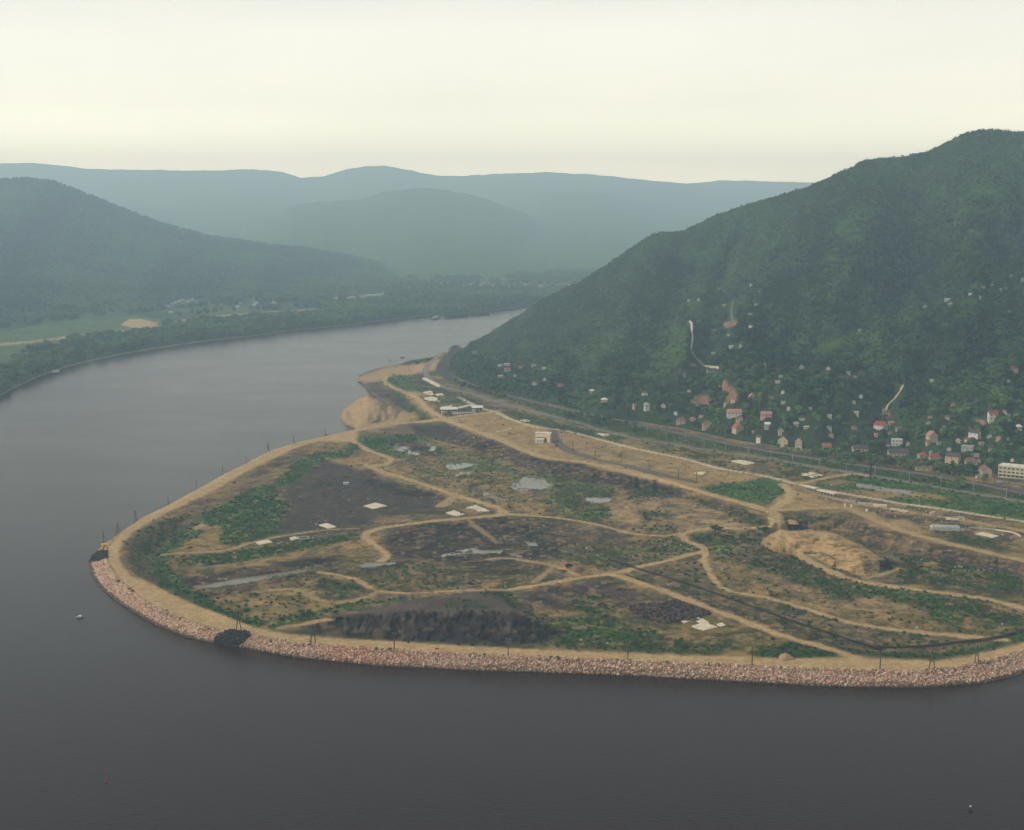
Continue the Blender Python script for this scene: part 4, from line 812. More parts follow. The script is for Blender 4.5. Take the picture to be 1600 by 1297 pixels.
def trunk_mb(rng, h=.45, r=.035):
    mb = MB(); mb.cone((0, 0, -.08), (0.01, 0, h), r, r * .6, 6)
    for k in range(3):
        a = k * 2.1 + rng.random(); mb.cone((0, 0, h * .6), (.2 * math.cos(a), .2 * math.sin(a), h + .15), r * .5, r * .2, 5)
    return mb
trg = np.random.default_rng(5)
CROWNS, TRUNKS, FORM = [], [], [(.50, .22), (.44, .18), (.56, .28), (.40, .15), (.50, .25)]
for i, (rx, z0) in enumerate(FORM):
    v, f = crown_np(trg, 9, 170, rx, z0); CROWNS.append((v, f, mesh_np('crown', v, f, [M_LEAF]))); TRUNKS.append(trunk_mb(trg).mesh('trunk', M_TRUNK))
v, f = crown_np(trg, 12, 200, .16, .08, 1.0, .6); POPLAR = mesh_np('crown', v, f, [M_LEAF])
fresh_v, fresh_f, _ = CROWNS[2]; FRESH = mesh_np('crown', fresh_v, fresh_f, [M_LEAFB])
def proto_collection(name, meshes):
    c = bpy.data.collections.new(name)
    for k, me in enumerate(meshes): c.objects.link(bpy.data.objects.new('%s_%02d' % (name, k), me))
    return c
def joined_tree(i):
    v, f, _ = CROWNS[i]; mb = trunk_mb(trg); tv = np.array(mb.v); tris = []
    for q in mb.f: tris += [(q[0], q[k], q[k + 1]) for k in range(1, len(q) - 1)]
    me = mesh_np('tree_form', np.concatenate([v, tv]), np.concatenate([f, np.array(tris) + len(v)]), [M_LEAF, M_TRUNK])
    mi = np.zeros(len(f) + len(tris), np.int32); mi[len(f):] = 1; me.polygons.foreach_set('material_index', mi); return me
C_TREE = proto_collection('tree_form', [joined_tree(i) for i in range(len(FORM))])
def tuft(rng, n, spread, h):
    Vs, Fs, nv = [], [], 0
    for i in range(n):
        a = rng.random() * 6.283; r = spread * math.sqrt(rng.random()); p = np.array((r * math.cos(a), r * math.sin(a), -.05)); t_ = p + np.array((rng.normal() * .25, rng.normal() * .25, h * rng.uniform(.5, 1.0))); s_ = np.array((math.sin(a), -math.cos(a), 0)) * .22
        m_ = (p + t_) / 2; Vs.append(np.array([p, m_ + s_, t_, m_ - s_])); Fs.append(np.array([(0, 1, 2), (0, 2, 3)]) + nv); nv += 4
    return np.concatenate(Vs), np.concatenate(Fs)
C_TUFT = proto_collection('tuft_form', [mesh_np('tuft_form', *tuft(trg, 16, .8, .9), [M_WEED]) for _ in range(3)] + [mesh_np('tuft_form', *tuft(trg, 14, .8, .8), [M_BLOSS])])
C_BUSH = proto_collection('bush_form', [mesh_np('bush_form', *crown_np(trg, 6, 60, .65, .0, 1.0), [M_LEAF]) for _ in range(3)])
def gn_scatter(name, label, cat, pts, scl, coll, tone=None, zstretch=1.0):
    """one object whose points carry instances; for masses of plants nobody could count"""
    n = len(pts); me = bpy.data.meshes.new(name); me.vertices.add(n); me.vertices.foreach_set('co', np.ascontiguousarray(pts, np.float32).ravel())
    for nm, arr in (('scl', scl), ('rot', RNG.random(n) * 6.283)):
        at = me.attributes.new(nm, 'FLOAT', 'POINT'); at.data.foreach_set('value', np.ascontiguousarray(arr, np.float32))
    if tone is not None: at = me.attributes.new('tone', 'FLOAT', 'POINT'); at.data.foreach_set('value', np.ascontiguousarray(tone, np.float32))
    at = me.attributes.new('vi', 'INT', 'POINT'); at.data.foreach_set('value', RNG.integers(0, len(coll.objects), n).astype(np.int32))
    o = link(bpy.data.objects.new(name, me))
    ng = bpy.data.node_groups.new(name, 'GeometryNodeTree')
    ng.interface.new_socket('Geometry', in_out='INPUT', socket_type='NodeSocketGeometry'); ng.interface.new_socket('Geometry', in_out='OUTPUT', socket_type='NodeSocketGeometry')
    N = ng.nodes; L = ng.links; gi, go = N.new('NodeGroupInput'), N.new('NodeGroupOutput'); ip = N.new('GeometryNodeInstanceOnPoints'); ci = N.new('GeometryNodeCollectionInfo')
    ci.inputs['Collection'].default_value = coll; ci.inputs['Separate Children'].default_value = True; ci.inputs['Reset Children'].default_value = True
    def attr(nm, ty):
        a = N.new('GeometryNodeInputNamedAttribute'); a.data_type = ty; a.inputs['Name'].default_value = nm; return a.outputs['Attribute']
    cx = N.new('ShaderNodeCombineXYZ'); L.new(attr('rot', 'FLOAT'), cx.inputs['Z']); er = N.new('FunctionNodeEulerToRotation'); L.new(cx.outputs[0], er.inputs[0])
    L.new(gi.outputs[0], ip.inputs['Points']); L.new(ci.outputs[0], ip.inputs['Instance']); ip.inputs['Pick Instance'].default_value = True
    cs = N.new('ShaderNodeCombineXYZ'); sa = attr('scl', 'FLOAT'); L.new(sa, cs.inputs[0]); L.new(sa, cs.inputs[1])
    mz = N.new('ShaderNodeMath'); mz.operation = 'MULTIPLY'; mz.inputs[1].default_value = zstretch; L.new(sa, mz.inputs[0]); L.new(mz.outputs[0], cs.inputs[2])
    L.new(attr('vi', 'INT'), ip.inputs['Instance Index']); L.new(er.outputs[0], ip.inputs['Rotation']); L.new(cs.outputs[0], ip.inputs['Scale']); L.new(ip.outputs[0], go.inputs[0])
    md = o.modifiers.new('scatter', 'NODES'); md.node_group = ng
    return tag(o, label, cat, kind='stuff')

# ================================================================== HOUSES
WALL = {k: wear_mat('plaster_' + k, c, scale=.8, amp=.14) for k, c in dict(white=(.50, .48, .43), cream=(.42, .35, .23), beige=(.40, .31, .21), grey=(.30, .30, .29), pink=(.46, .30, .25), dark=(.10, .09, .085)).items()}
ROOF = {k: wear_mat('tiles_' + k, c, scale=1.2, amp=.28, bump=.05) for k, c in dict(red=(.21, .042, .036), orange=(.22, .078, .048), brown=(.15, .08, .06), dark=(.06, .046, .052), grey=(.26, .26, .26), pale=(.55, .52, .45), pinkish=(.34, .15, .12)).items()}
M_GLASS, t, b = new_mat('window_glass'); b.inputs['Base Color'].default_value = (.02, .024, .03, 1); b.inputs['Roughness'].default_value = .15
M_FRAME = wear_mat('painted_frame', (.55, .53, .48)); M_DOOR = wear_mat('door_wood', (.14, .09, .05)); M_BRICK = wear_mat('chimney_brick', (.24, .11, .08))
M_CONC = wear_mat('concrete', (.52, .46, .34), scale=.35, amp=.22, bump=.02); M_CONCG = wear_mat('grey_concrete', (.30, .29, .26), scale=.35, amp=.2); M_STEEL = wear_mat('galvanised_steel', (.24, .25, .25), rough=.5)
M_WOOD = wear_mat('weathered_wood', (.055, .045, .036), scale=2); M_WHITEP = wear_mat('white_paint', (.75, .74, .70), amp=.1); M_RUST = wear_mat('rusty_steel', (.16, .07, .045)); M_YELLOW = wear_mat('yellow_paint', (.55, .40, .05), amp=.12); M_REDP = wear_mat('red_paint', (.40, .03, .03), amp=.1); M_BLACK = wear_mat('black_paint', (.015, .015, .017), amp=.1)
HOUSES = []
def house(px, py, wpx, kind, wall, roof, yaw, label, floors=1, deep=.75, detail=None):
    P = surf_at(px, py); t_ = float(to_px(P)[2]); k = t_ / FPX; w_ = max(2.6, wpx * k * .82); d_ = max(2.4, w_ * deep); hw = (2.7 if w_ > 6 else 2.2) * floors + (.4 if w_ > 7 else 0)
    az = math.atan2(-P[0], P[1]); big = wpx >= 12 if detail is None else detail
    o = empty('flat_roofed_house' if kind == 'flat' else 'house' if wpx >= 8 else 'garden_cottage', P, az + yaw); tag(o, label, 'house')
    x0, x1, y0, y1 = -w_ / 2, w_ / 2, -d_ / 2, d_ / 2; wm, rm = WALL[wall], ROOF[roof]; mb = MB(); B0 = -3.5
    rise = 0
    if kind in ('gable', 'gfront'):
        rise = (d_ if kind == 'gable' else w_) * .40; e = hw
        if kind == 'gable':
            prof = [(y0, B0), (y1, B0), (y1, e), (0, e + rise), (y0, e)]; mb.add([(x0, y, z) for y, z in prof] + [(x1, y, z) for y, z in prof], [(0, 1, 2, 3, 4)[::1], (9, 8, 7, 6, 5)] + [(i, 5 + i, 5 + (i + 1) % 5, (i + 1) % 5) for i in range(5)])
        else:
            prof = [(x0, B0), (x1, B0), (x1, e), (0, e + rise), (x0, e)]; mb.add([(x, y0, z) for x, z in prof] + [(x, y1, z) for x, z in prof], [(0, 1, 2, 3, 4), (9, 8, 7, 6, 5)] + [(i, 5 + i, 5 + (i + 1) % 5, (i + 1) % 5) for i in range(5)])
        mb.build('wall', wm, o)
        ov = .35; s_ = rise / ((d_ if kind == 'gable' else w_) / 2); hh = (d_ if kind == 'gable' else w_) / 2
        pr = [(-hh - ov, e - s_ * ov + .06), (0, e + rise + .06), (hh + ov, e - s_ * ov + .06), (hh + ov, e - s_ * ov + .3), (0, e + rise + .32), (-hh - ov, e - s_ * ov + .3)]
        rb = MB(); l0, l1 = (x0 - ov, x1 + ov) if kind == 'gable' else (y0 - ov, y1 + ov)
        mk = (lambda q, l: (l, q[0], q[1])) if kind == 'gable' else (lambda q, l: (q[0], l, q[1]))
        rb.add([mk(q, l0) for q in pr] + [mk(q, l1) for q in pr], [(0, 1, 4, 5), (1, 2, 3, 4), (6, 11, 10, 7), (7, 10, 9, 8)] + [(i, 6 + i, 6 + (i + 1) % 6, (i + 1) % 6) for i in range(6)])
        ro = rb.build('roof', rm, o)
    elif kind == 'hip':
        mb.box(x0, x1, y0, y1, B0, hw).build('wall', wm, o); ov = .4; rise = d_ * .42; rl = max(.3, w_ / 2 - d_ / 2)
        rb = MB(); rb.add([(x0 - ov, y0 - ov, hw + .04), (x1 + ov, y0 - ov, hw + .04), (x1 + ov, y1 + ov, hw + .04), (x0 - ov, y1 + ov, hw + .04), (x0 - ov, y0 - ov, hw + .22), (x1 + ov, y0 - ov, hw + .22), (x1 + ov, y1 + ov, hw + .22), (x0 - ov, y1 + ov, hw + .22), (-rl, 0, hw + rise), (rl, 0, hw + rise)],
                          [(3, 2, 1, 0), (0, 1, 5, 4), (1, 2, 6, 5), (2, 3, 7, 6), (3, 0, 4, 7), (4, 5, 9, 8), (5, 6, 9), (6, 7, 8, 9), (7, 4, 8)]); ro = rb.build('roof', rm, o)
    else:
        mb.box(x0, x1, y0, y1, B0, hw).build('wall', wm, o); rb = MB(); rb.box(x0 - .25, x1 + .25, y0 - .4, y1 + .25, hw + .02, hw + .35)
        ro = rb.build('roof', rm, o)
    if big:
        if kind in ('gable', 'gfront', 'hip'):
            MB().box(w_ * .18, w_ * .18 + .7, .1, .8, hw + rise * .4, hw + rise + .9).build('chimney', M_BRICK, ro)
        nwin = max(2, int(w_ / 3.2)); 
        wme = MB().box(-.62, .62, -.08, .05, 0, 1.3).mesh('window', M_FRAME); gme = MB().box(-.5, .5, -.12, -.06, .12, 1.18).mesh('pane', M_GLASS)
        for fl in range(floors):
            for i in range(nwin):
                xx = x0 + (i + .5) * w_ / nwin
                if fl == 0 and i == nwin // 2 and nwin > 2:
                    dm = MB().box(-.5, .5, -.1, .05, 0, 2.05).build('door', M_DOOR, o); dm.location = (xx, y0, .1); continue
                wo_ = link(bpy.data.objects.new('window', wme), o); wo_.location = (xx, y0, 1.0 + 2.7 * fl); link(bpy.data.objects.new('pane', gme), wo_)
        for yy in (-d_ * .2, d_ * .2):
            wo_ = link(bpy.data.objects.new('window', wme), o); wo_.location = (x0, yy, 1.0); wo_.rotation_euler = (0, 0, -math.pi / 2); link(bpy.data.objects.new('pane', gme), wo_)
    HOUSES.append((px, py, wpx, (hw + rise) / k, label)); return o
R_ = math.radians
for a in [
    # lower right village
    (1581, 580, 19, 'hip', 'white', 'red', R_(15), 'white house with bright red roof alone high on the right slope'),
    (1376, 673, 21, 'gable', 'white', 'red', R_(-35), 'white gabled house with dull red roof below the short path', 2),
    (1401, 696, 20, 'flat', 'white', 'pale', R_(5), 'white flat roofed house behind the long dark roof', 2, .5),
    (1403, 712, 37, 'gable', 'beige', 'dark', R_(12), 'long beige house with dark purple roof on the village lane', 1, .42),
    (1441, 716, 16, 'hip', 'cream', 'orange', R_(20), 'small house with vivid orange red hipped roof'),
    (1461, 719, 22, 'hip', 'cream', 'red', R_(10), 'cream house with vivid red roof right of the orange roof', 1, .7),
    (1489, 718, 26, 'gable', 'beige', 'dark', R_(-20), 'wide dark roofed house right of the vivid red roof', 1, .55),
    (1344, 705, 29, 'gable', 'cream', 'dark', R_(14), 'cream ended house with long dark roof beside the lane', 1, .45),
    (1456, 685, 18, 'gfront', 'cream', 'pinkish', R_(30), 'cream gable house with faded red roof in mid village'),
    (1551, 656, 17, 'gable', 'white', 'red', R_(18), 'white house with bright red roof above the stepped terrace', 2),
    (1569, 645, 9, 'hip', 'cream', 'red', R_(0), 'small vivid red roof right above the stepped terrace house'),
    (1576, 651, 7, 'flat', 'white', 'pale', R_(0), 'tiny white annex right of the vivid red roof'),
    (1523, 681, 20, 'gable', 'white', 'dark', R_(-32), 'white stepped terrace house with black roof on the bare cut', 1, .6),
    (1546, 684, 9, 'gfront', 'white', 'dark', R_(10), 'small bright white house right of the stepped terrace'),
    (1560, 688, 9, 'hip', 'pink', 'pinkish', R_(0), 'small reddish house right of the small white house'),
    (1512, 707, 21, 'flat', 'grey', 'grey', R_(-10), 'grey block like house at the middle of the right village', 2, .8),
    (1442, 735, 28, 'flat', 'beige', 'brown', R_(12), 'low beige shed between the lane and the railway', 1, .3),
    (1517, 725, 22, 'hip', 'pink', 'brown', R_(10), 'brownish hipped house left of the tall brown gable', 1, .7),
    (1539, 744, 20, 'gable', 'beige', 'brown', R_(-70), 'tall dark brown roof left of the white apartment block', 2, .9),
    (1591, 671, 13, 'hip', 'cream', 'pale', R_(0), 'pale cream house at right edge above the apartment block'),
    (1489, 634, 8, 'gfront', 'white', 'red', R_(20), 'small house with dark red roof left of the stepped terrace'),
    (1453, 654, 8, 'hip', 'pink', 'red', R_(0), 'tiny red roof in the trees above mid village'),
    (1480, 655, 9, 'hip', 'beige', 'orange', R_(0), 'tiny orange brown roof right of the tiny red roof'),
    (1497, 692, 8, 'gfront', 'cream', 'pale', R_(0), 'tiny cream cottage above the grey block house'),
    (1512, 690, 10, 'gable', 'white', 'red', R_(-25), 'narrow white house with red edge below the stepped terrace'),
    (1345, 622, 6, 'gfront', 'white', 'pale', R_(0), 'tiny bright white cottage left of the short path'),
    (1334, 631, 7, 'gfront', 'grey', 'grey', R_(0), 'tiny grey cottage left of the short path'),
    (1338, 647, 9, 'flat', 'cream', 'pale', R_(0), 'small cream cottage below the tiny grey cottage'),
    (1325, 584, 9, 'flat', 'white', 'pale', R_(0), 'flat white roof at the bare patch in the right woods'),
    (1336, 592, 5, 'gfront', 'white', 'pale', R_(0), 'tiny white hut right below the flat white roof'),
    (1456, 597, 7, 'flat', 'cream', 'pale', R_(0), 'tiny pale hut alone in the right woods'),
    (1574, 597, 9, 'flat', 'white', 'grey', R_(0), 'small flat roofed hut below the high red roofed house'),
    (1392, 664, 10, 'gable', 'pink', 'pinkish', R_(25), 'pinkish house at the lower end of the short path'),
    # central slope
    (1115, 554, 9, 'flat', 'cream', 'pale', R_(0), 'small cream cottage right of the winding path'),
    (1143, 544, 10, 'flat', 'white', 'pale', R_(0), 'small white cottage upper right of the winding path'),
    (1157, 543, 5, 'gfront', 'white', 'grey', R_(0), 'tiny white hut right of the small white cottage'),
    (1215, 599, 10, 'flat', 'cream', 'pale', R_(0), 'bright cream square cottage in the centre of the slope'),
    (1220, 590, 8, 'flat', 'grey', 'grey', R_(0), 'grey cottage just above the bright cream square cottage'),
    (1253, 577, 9, 'gfront', 'white', 'pale', R_(10), 'white cottage upper right of the bright cream cottage'),
    (1294, 578, 8, 'gfront', 'white', 'dark', R_(0), 'tiny white cottage left of the right woods spur'),
    (1113, 584, 20, 'gable', 'white', 'dark', R_(12), 'white house with dark openings at the end of the winding path', 1, .6),
    (1081, 575, 18, 'hip', 'beige', 'pinkish', R_(-10), 'reddish roofed house left of the winding path end', 1, .6),
    (1116, 518, 9, 'flat', 'grey', 'pale', R_(0), 'low pale shed right of the top of the winding path'),
    (1139, 525, 7, 'flat', 'white', 'grey', R_(0), 'tiny pale shed above the small white cottage'),
    (1173, 512, 7, 'gfront', 'white', 'brown', R_(-30), 'narrow white hut with brown roof high on the slope'),
    (1172, 493, 9, 'flat', 'grey', 'grey', R_(0), 'low grey hut high on the slope'),
    (1012, 637, 13, 'gable', 'white', 'grey', R_(15), 'white house at the left end of the village woods'),
    (1036, 636, 9, 'gfront', 'white', 'dark', R_(5), 'narrow white gable right of the leftmost village house'),
    (1147, 648, 27, 'gable', 'white', 'pinkish', R_(8), 'long white house with dull red roofs below the red scar', 1, .4),
    (1197, 651, 20, 'gable', 'pink', 'pinkish', R_(8), 'pink long house right of the long white house', 1, .45),
    (1253, 656, 11, 'gable', 'white', 'dark', R_(5), 'white house with dark roof band in mid village'),
    (1199, 666, 10, 'gable', 'grey', 'pale', R_(10), 'grey white roofed house in the lower village'),
    (1220, 675, 9, 'gfront', 'cream', 'brown', R_(15), 'small cream gable above the lane'),
    (1260, 670, 9, 'flat', 'beige', 'pale', R_(10), 'flat pale roof right of the small cream gable'),
    (1296, 653, 8, 'gable', 'white', 'grey', R_(0), 'small pale roofed house at the middle of the village edge'),
    (1064, 661, 18, 'hip', 'pink', 'brown', R_(0), 'brown hipped house at the left end of the lane', 1, .7),
    (1105, 667, 18, 'hip', 'beige', 'brown', R_(8), 'brown hipped house with beige wall right of the lane end', 1, .7),
    (1153, 672, 18, 'gfront', 'beige', 'orange', R_(35), 'house with orange brown roof and beige gable above the lane'),
    (1155, 658, 14, 'hip', 'pink', 'brown', R_(0), 'brown roof directly behind the orange brown roof'),
    (1224, 692, 19, 'gfront', 'cream', 'brown', R_(-12), 'cream gable house first of the row along the lane'),
    (1248, 697, 13, 'gfront', 'beige', 'brown', R_(-8), 'narrow beige gable second of the row along the lane', 2),
    (1269, 700, 14, 'gfront', 'pink', 'brown', R_(10), 'pink gable house third of the row along the lane'),
    (1291, 702, 17, 'gable', 'beige', 'orange', R_(8), 'beige house with orange brown roof fourth of the lane row'),
    (1175, 623, 12, 'gfront', 'beige', 'pinkish', R_(20), 'beige gabled house right of the red scar'),
    (1205, 623, 10, 'hip', 'grey', 'brown', R_(0), 'greyish brown house below the bright cream cottage'),
    (1195, 571, 5, 'gfront', 'pink', 'pinkish', R_(0), 'tiny pink hut in the central woods'),
    (1134, 633, 8, 'flat', 'white', 'pinkish', R_(0), 'small house at the foot of the red scar'),
    (1145, 629, 7, 'flat', 'white', 'pale', R_(0), 'tiny white roof at the foot of the red scar'),
    (1084, 630, 11, 'hip', 'pink', 'brown', R_(0), 'brown house on the bare patch left of the red scar'),
    (1232, 641, 6, 'gfront', 'white', 'pale', R_(0), 'tiny white gable above mid village'),
    # left foot of the hill
    (781, 573, 8, 'flat', 'white', 'pale', R_(0), 'white cottage top left of the cluster near the river bend'),
    (792, 572, 11, 'flat', 'white', 'pale', R_(5), 'white cottage at the top of the cluster near the river bend'),
    (793, 581, 11, 'gable', 'white', 'orange', R_(5), 'orange roofed cottage amid the cluster near the river bend'),
    (813, 575, 8, 'hip', 'pink', 'red', R_(0), 'small red roof right of the river bend cluster'),
    (782, 590, 9, 'flat', 'cream', 'pale', R_(0), 'cream cottage at the bottom of the river bend cluster'),
    (835, 602, 9, 'gfront', 'white', 'pinkish', R_(0), 'pink roofed cottage above the railway curve'),
    (850, 577, 8, 'flat', 'white', 'pale', R_(0), 'low white roof right of the small red roof'),
    (851, 595, 6, 'gfront', 'white', 'grey', R_(0), 'tiny white hut right of the pink roofed cottage'),
    (834, 573, 10, 'flat', 'grey', 'grey', R_(0), 'low grey roof right of the small red roof'),
    (925, 613, 9, 'hip', 'cream', 'pale', R_(0), 'beige cottage on the bare patch left of the village'),
    (944, 628, 12, 'hip', 'cream', 'pale', R_(0), 'cream domed looking cottage right of the beige cottage'),
    (876, 605, 11, 'hip', 'pink', 'orange', R_(0), 'orange brown cottage midway along the railway slope'),
    (741, 553, 9, 'flat', 'grey', 'grey', R_(0), 'low grey roof nearest the river point'),
    (804, 589, 5, 'gfront', 'white', 'pale', R_(0), 'tiny white hut between the river bend cluster and the rails'),
    # upper right
    (1580, 433, 7, 'gfront', 'white', 'pale', R_(0), 'white hut highest on the right ridge'),
    (1550, 448, 7, 'gfront', 'pink', 'pinkish', R_(0), 'pinkish hut on the right ridge'),
    (1536, 450, 7, 'flat', 'pink', 'pinkish', R_(0), 'faded pink hut left of the pinkish ridge hut'),
    (1563, 453, 6, 'flat', 'white', 'pale', R_(0), 'white hut below the pinkish ridge hut'),
    (1571, 452, 6, 'flat', 'cream', 'pale', R_(0), 'cream hut right of the white hut on the ridge'),
    (1516, 461, 7, 'flat', 'white', 'pale', R_(0), 'white hut in the clearing left of the ridge huts'),
    (1530, 467, 8, 'gfront', 'white', 'grey', R_(0), 'white hut with grey roof in the ridge clearing'),
    (1480, 470, 10, 'flat', 'white', 'pale', R_(0), 'white chalet at the left of the ridge clearing'),
    (1485, 477, 9, 'gfront', 'grey', 'brown', R_(0), 'grey cottage right below the white chalet'),
    (1445, 481, 8, 'gfront', 'grey', 'dark', R_(0), 'dark cottage far left of the ridge clearing'),
    (1597, 441, 6, 'gfront', 'white', 'pale', R_(0), 'white hut at the right picture edge on the ridge', 2),
    (1577, 488, 7, 'flat', 'pink', 'pinkish', R_(0), 'pale pink hut below the ridge clearing'),
    (1122, 452, 7, 'flat', 'pink', 'pinkish', R_(0), 'pink hut high on the left shoulder of the slope'),
    (1173, 447, 5, 'gfront', 'white', 'pale', R_(0), 'tiny white hut high on the slope shoulder'),
    (1186, 457, 6, 'flat', 'pink', 'red', R_(0), 'tiny red hut right of the high white hut'),
    (1132, 478, 9, 'flat', 'cream', 'pinkish', R_(0), 'cream hut at the top of the faint green path'),
    (1182, 477, 9, 'flat', 'grey', 'dark', R_(0), 'dark flat hut right of the faint green path'),
    (1343, 519, 7, 'gfront', 'grey', 'pale', R_(0), 'lone pale hut on the spur in mid woods'),
    (1076, 471, 5, 'flat', 'white', 'pale', R_(0), 'tiny white hut far left on the high slope'),
    (1091, 470, 5, 'gfront', 'white', 'pale', R_(0), 'tiny white hut above the winding path')]: house(*a)

# more half hidden cottages among the gardens
crg = np.random.default_rng(77); spots_ = []; taken = {h[4] for h in HOUSES}; base_ = list(HOUSES)
while len(spots_) < 34:
    x = crg.uniform(985, 1598); y = np.interp(x, *FOOT) - crg.uniform(6, 95) * (.35 + .65 * crg.random())
    if min(math.hypot(x - h[0], (y - h[1]) * 1.4) for h in HOUSES) < 13: continue
    j = min(range(len(base_)), key=lambda q: math.hypot(x - base_[q][0], y - base_[q][1])); dx, dy = x - base_[j][0], y - base_[j][1]
    sd_ = ('right of' if dx > 0 else 'left of') if abs(dx) > abs(dy) else ('below' if dy > 0 else 'above'); lab = 'small dull cottage %s the %s' % (sd_, base_[j][4])
    if lab in taken or len(lab.split()) > 16: continue
    taken.add(lab); spots_.append((x, y)); house(x, y, crg.uniform(6, 10), ['gable', 'gfront', 'hip', 'flat'][crg.integers(4)], ['beige', 'grey', 'cream', 'pink', 'white'][crg.integers(5)], ['brown', 'grey', 'dark', 'pinkish', 'brown'][crg.integers(5)], crg.uniform(-.6, .6), lab)
# white apartment block at the right edge
P = surf_at(1586, 748); t_ = float(to_px(P)[2]); k = t_ / FPX; az = math.atan2(-P[0], P[1])
apt = empty('apartment_block', P, az + R_(-14)); tag(apt, 'white three storey apartment block at the right edge of the village', 'apartment block')
bw, bd, bh = 52 * k, 13, 9.6
MB().box(-bw / 2, bw / 2, 0, bd, -2, bh).build('wall', WALL['cream'], apt)
rf = MB().box(-bw / 2 - .3, bw / 2 + .3, -.3, bd + .3, bh + .02, bh + .5).build('roof', ROOF['pale'], apt)
for xx in (-bw * .22, bw * .05, bw * .3): MB().box(xx - .6, xx + .6, 3, 4.2, bh + .52, bh + 1.7).build('chimney', WALL['white'], rf)
wme = MB().box(-1.25, 1.25, -.1, .05, 0, 1.7).mesh('window', M_FRAME); gme = MB().box(-1.1, 1.1, -.16, -.08, .15, 1.55).mesh('pane', M_GLASS)
for fl in range(3):
    for i in range(8):
        wo_ = link(bpy.data.objects.new('window', wme), apt); wo_.location = (-bw / 2 + (i + .5) * bw / 8, 0, .9 + 3.1 * fl); link(bpy.data.objects.new('pane', gme), wo_)
    for yy in (3.5, 9):
        wo_ = link(bpy.data.objects.new('window', wme), apt); wo_.location = (-bw / 2, yy, .9 + 3.1 * fl); wo_.rotation_euler = (0, 0, -math.pi / 2); link(bpy.data.objects.new('pane', gme), wo_)
MB().box(-bw / 2 - .2, bw / 2, -1.2, -.02, 3.2, 3.4).build('canopy', WALL['white'], apt)
HOUSES.append((1586, 748, 54, 34, 'white apartment block'))

# houses of the far bank villages
FARN = 0
def far_house(px, py, wall, roof, label, group, w_=9, kind='gable'):
    P = at_z(px, py, 5.5 + .0); yaw = RNG.uniform(-.7, .7); hgt = 3.2
    o = empty('house', P, yaw); tag(o, label, 'house', group)
    d_ = w_ * .7; MB().box(-w_ / 2, w_ / 2, -d_ / 2, d_ / 2, -2, hgt).build('wall', WALL[wall], o)
    MB().add([(-w_ / 2 - .4, -d_ / 2 - .4, hgt + .02), (w_ / 2 + .4, -d_ / 2 - .4, hgt + .02), (w_ / 2 + .4, d_ / 2 + .4, hgt + .02), (-w_ / 2 - .4, d_ / 2 + .4, hgt + .02), (-w_ / 2 - .4, 0, hgt + d_ * .4), (w_ / 2 + .4, 0, hgt + d_ * .4)],
             [(3, 2, 1, 0), (0, 1, 5, 4), (2, 3, 4, 5), (1, 2, 5), (3, 0, 4)]).build('roof', ROOF[roof], o)
FAR = []
FORD = ['first', 'second', 'third', 'fourth', 'fifth', 'sixth', 'seventh', 'eighth', 'ninth', 'tenth', 'eleventh']
for q in [(262, 480), (268, 477), (273, 475), (280, 473), (285, 471), (291, 468), (295, 473), (267, 490), (300, 470)]: FAR.append((*q, 'grey', 'grey', 'pale house in the far village above the embankment road on left', 'pale far village at the left', 9))
for q in [(345, 478), (372, 481), (376, 476), (398, 479), (427, 470), (428, 475), (400, 475)]: FAR.append((*q, 'grey', 'grey', 'pale scattered house on the far bank below the left hill', 'scattered pale houses under the left hill', 10))
for q in [(525, 468), (545, 467), (552, 466), (565, 465), (571, 464), (577, 463), (585, 463), (592, 462), (598, 461)]: FAR.append((*q, 'beige', 'grey', 'cream house of the row in the middle of the far bank', 'cream row on the far bank', 11))
for q in [(600, 452), (622, 446), (640, 450), (655, 446), (668, 440), (690, 444), (700, 441)]: FAR.append((*q, 'grey', 'grey', 'pale house before the hazy middle hill', 'pale hamlet before the hazy middle hill', 12))
for i in range(22):
    q = (725 + i * 8 + RNG.uniform(-2, 2), 447 - (i % 3) * 2.2 + RNG.uniform(-1, 1)); FAR.append((*q, 'pink' if i % 2 else 'cream', 'brown', 'reddish roofed house of the far village right of centre', 'reddish roofed far village', 14))
for gname in dict.fromkeys(f_[5] for f_ in FAR):
    mem = sorted([f_ for f_ in FAR if f_[5] == gname]); n_ = len(mem)
    for j, f_ in enumerate(mem):
        FAR[FAR.index(f_)] = (*f_[:4], '%s house from the %s of the %s' % (FORD[j] if j < 11 else FORD[n_ - 1 - j], 'left' if j < 11 else 'right', gname), *f_[5:])
for f_ in FAR: far_house(*f_); HOUSES.append((f_[0], f_[1], 5, 3, ''))
# ================================================================== TREES
HB = np.array([(h[0], h[1], h[2], h[3]) for h in HOUSES])
def clear_of_houses(px, py, t_, ht):
    """gardens: no tree stands on a house or right in front of it"""
    hpx = ht * FPX / t_; wpx = hpx * .42; ok = np.ones(len(px), bool)
    for hx, hy, w_, hh in HB:
        near = np.abs(px - hx) < w_ / 2 + wpx * .8
        front = (py > hy - 1) & (py - hpx < hy - hh * .42) & (py < hy + 45)
        on = np.abs(py - hy) < max(2.5, hh * .35)
        ok &= ~(near & (front | on))
    return ok
def near_lines(px, py, d_):
    bad = np.zeros(len(px), bool)
    for nm, lab, pts, w_, pale in TRAILS:
        q = np.array(smooth_line(pts, 4)); 
        for (x0, y0) in q: bad |= (np.abs(px - x0) < d_) & (py > y0 - 2) & (py < y0 + d_ * 1.7)
    return bad
ramp_s = np.repeat(hs, len(HX), 1)
den = np.where(HPY > np.interp(HPX, *FOOT) - 75, .55, 1.0) * (sstep(.42, .5, fbm(HPX, HPY, 18, 3, 71)) * .35 + .65)
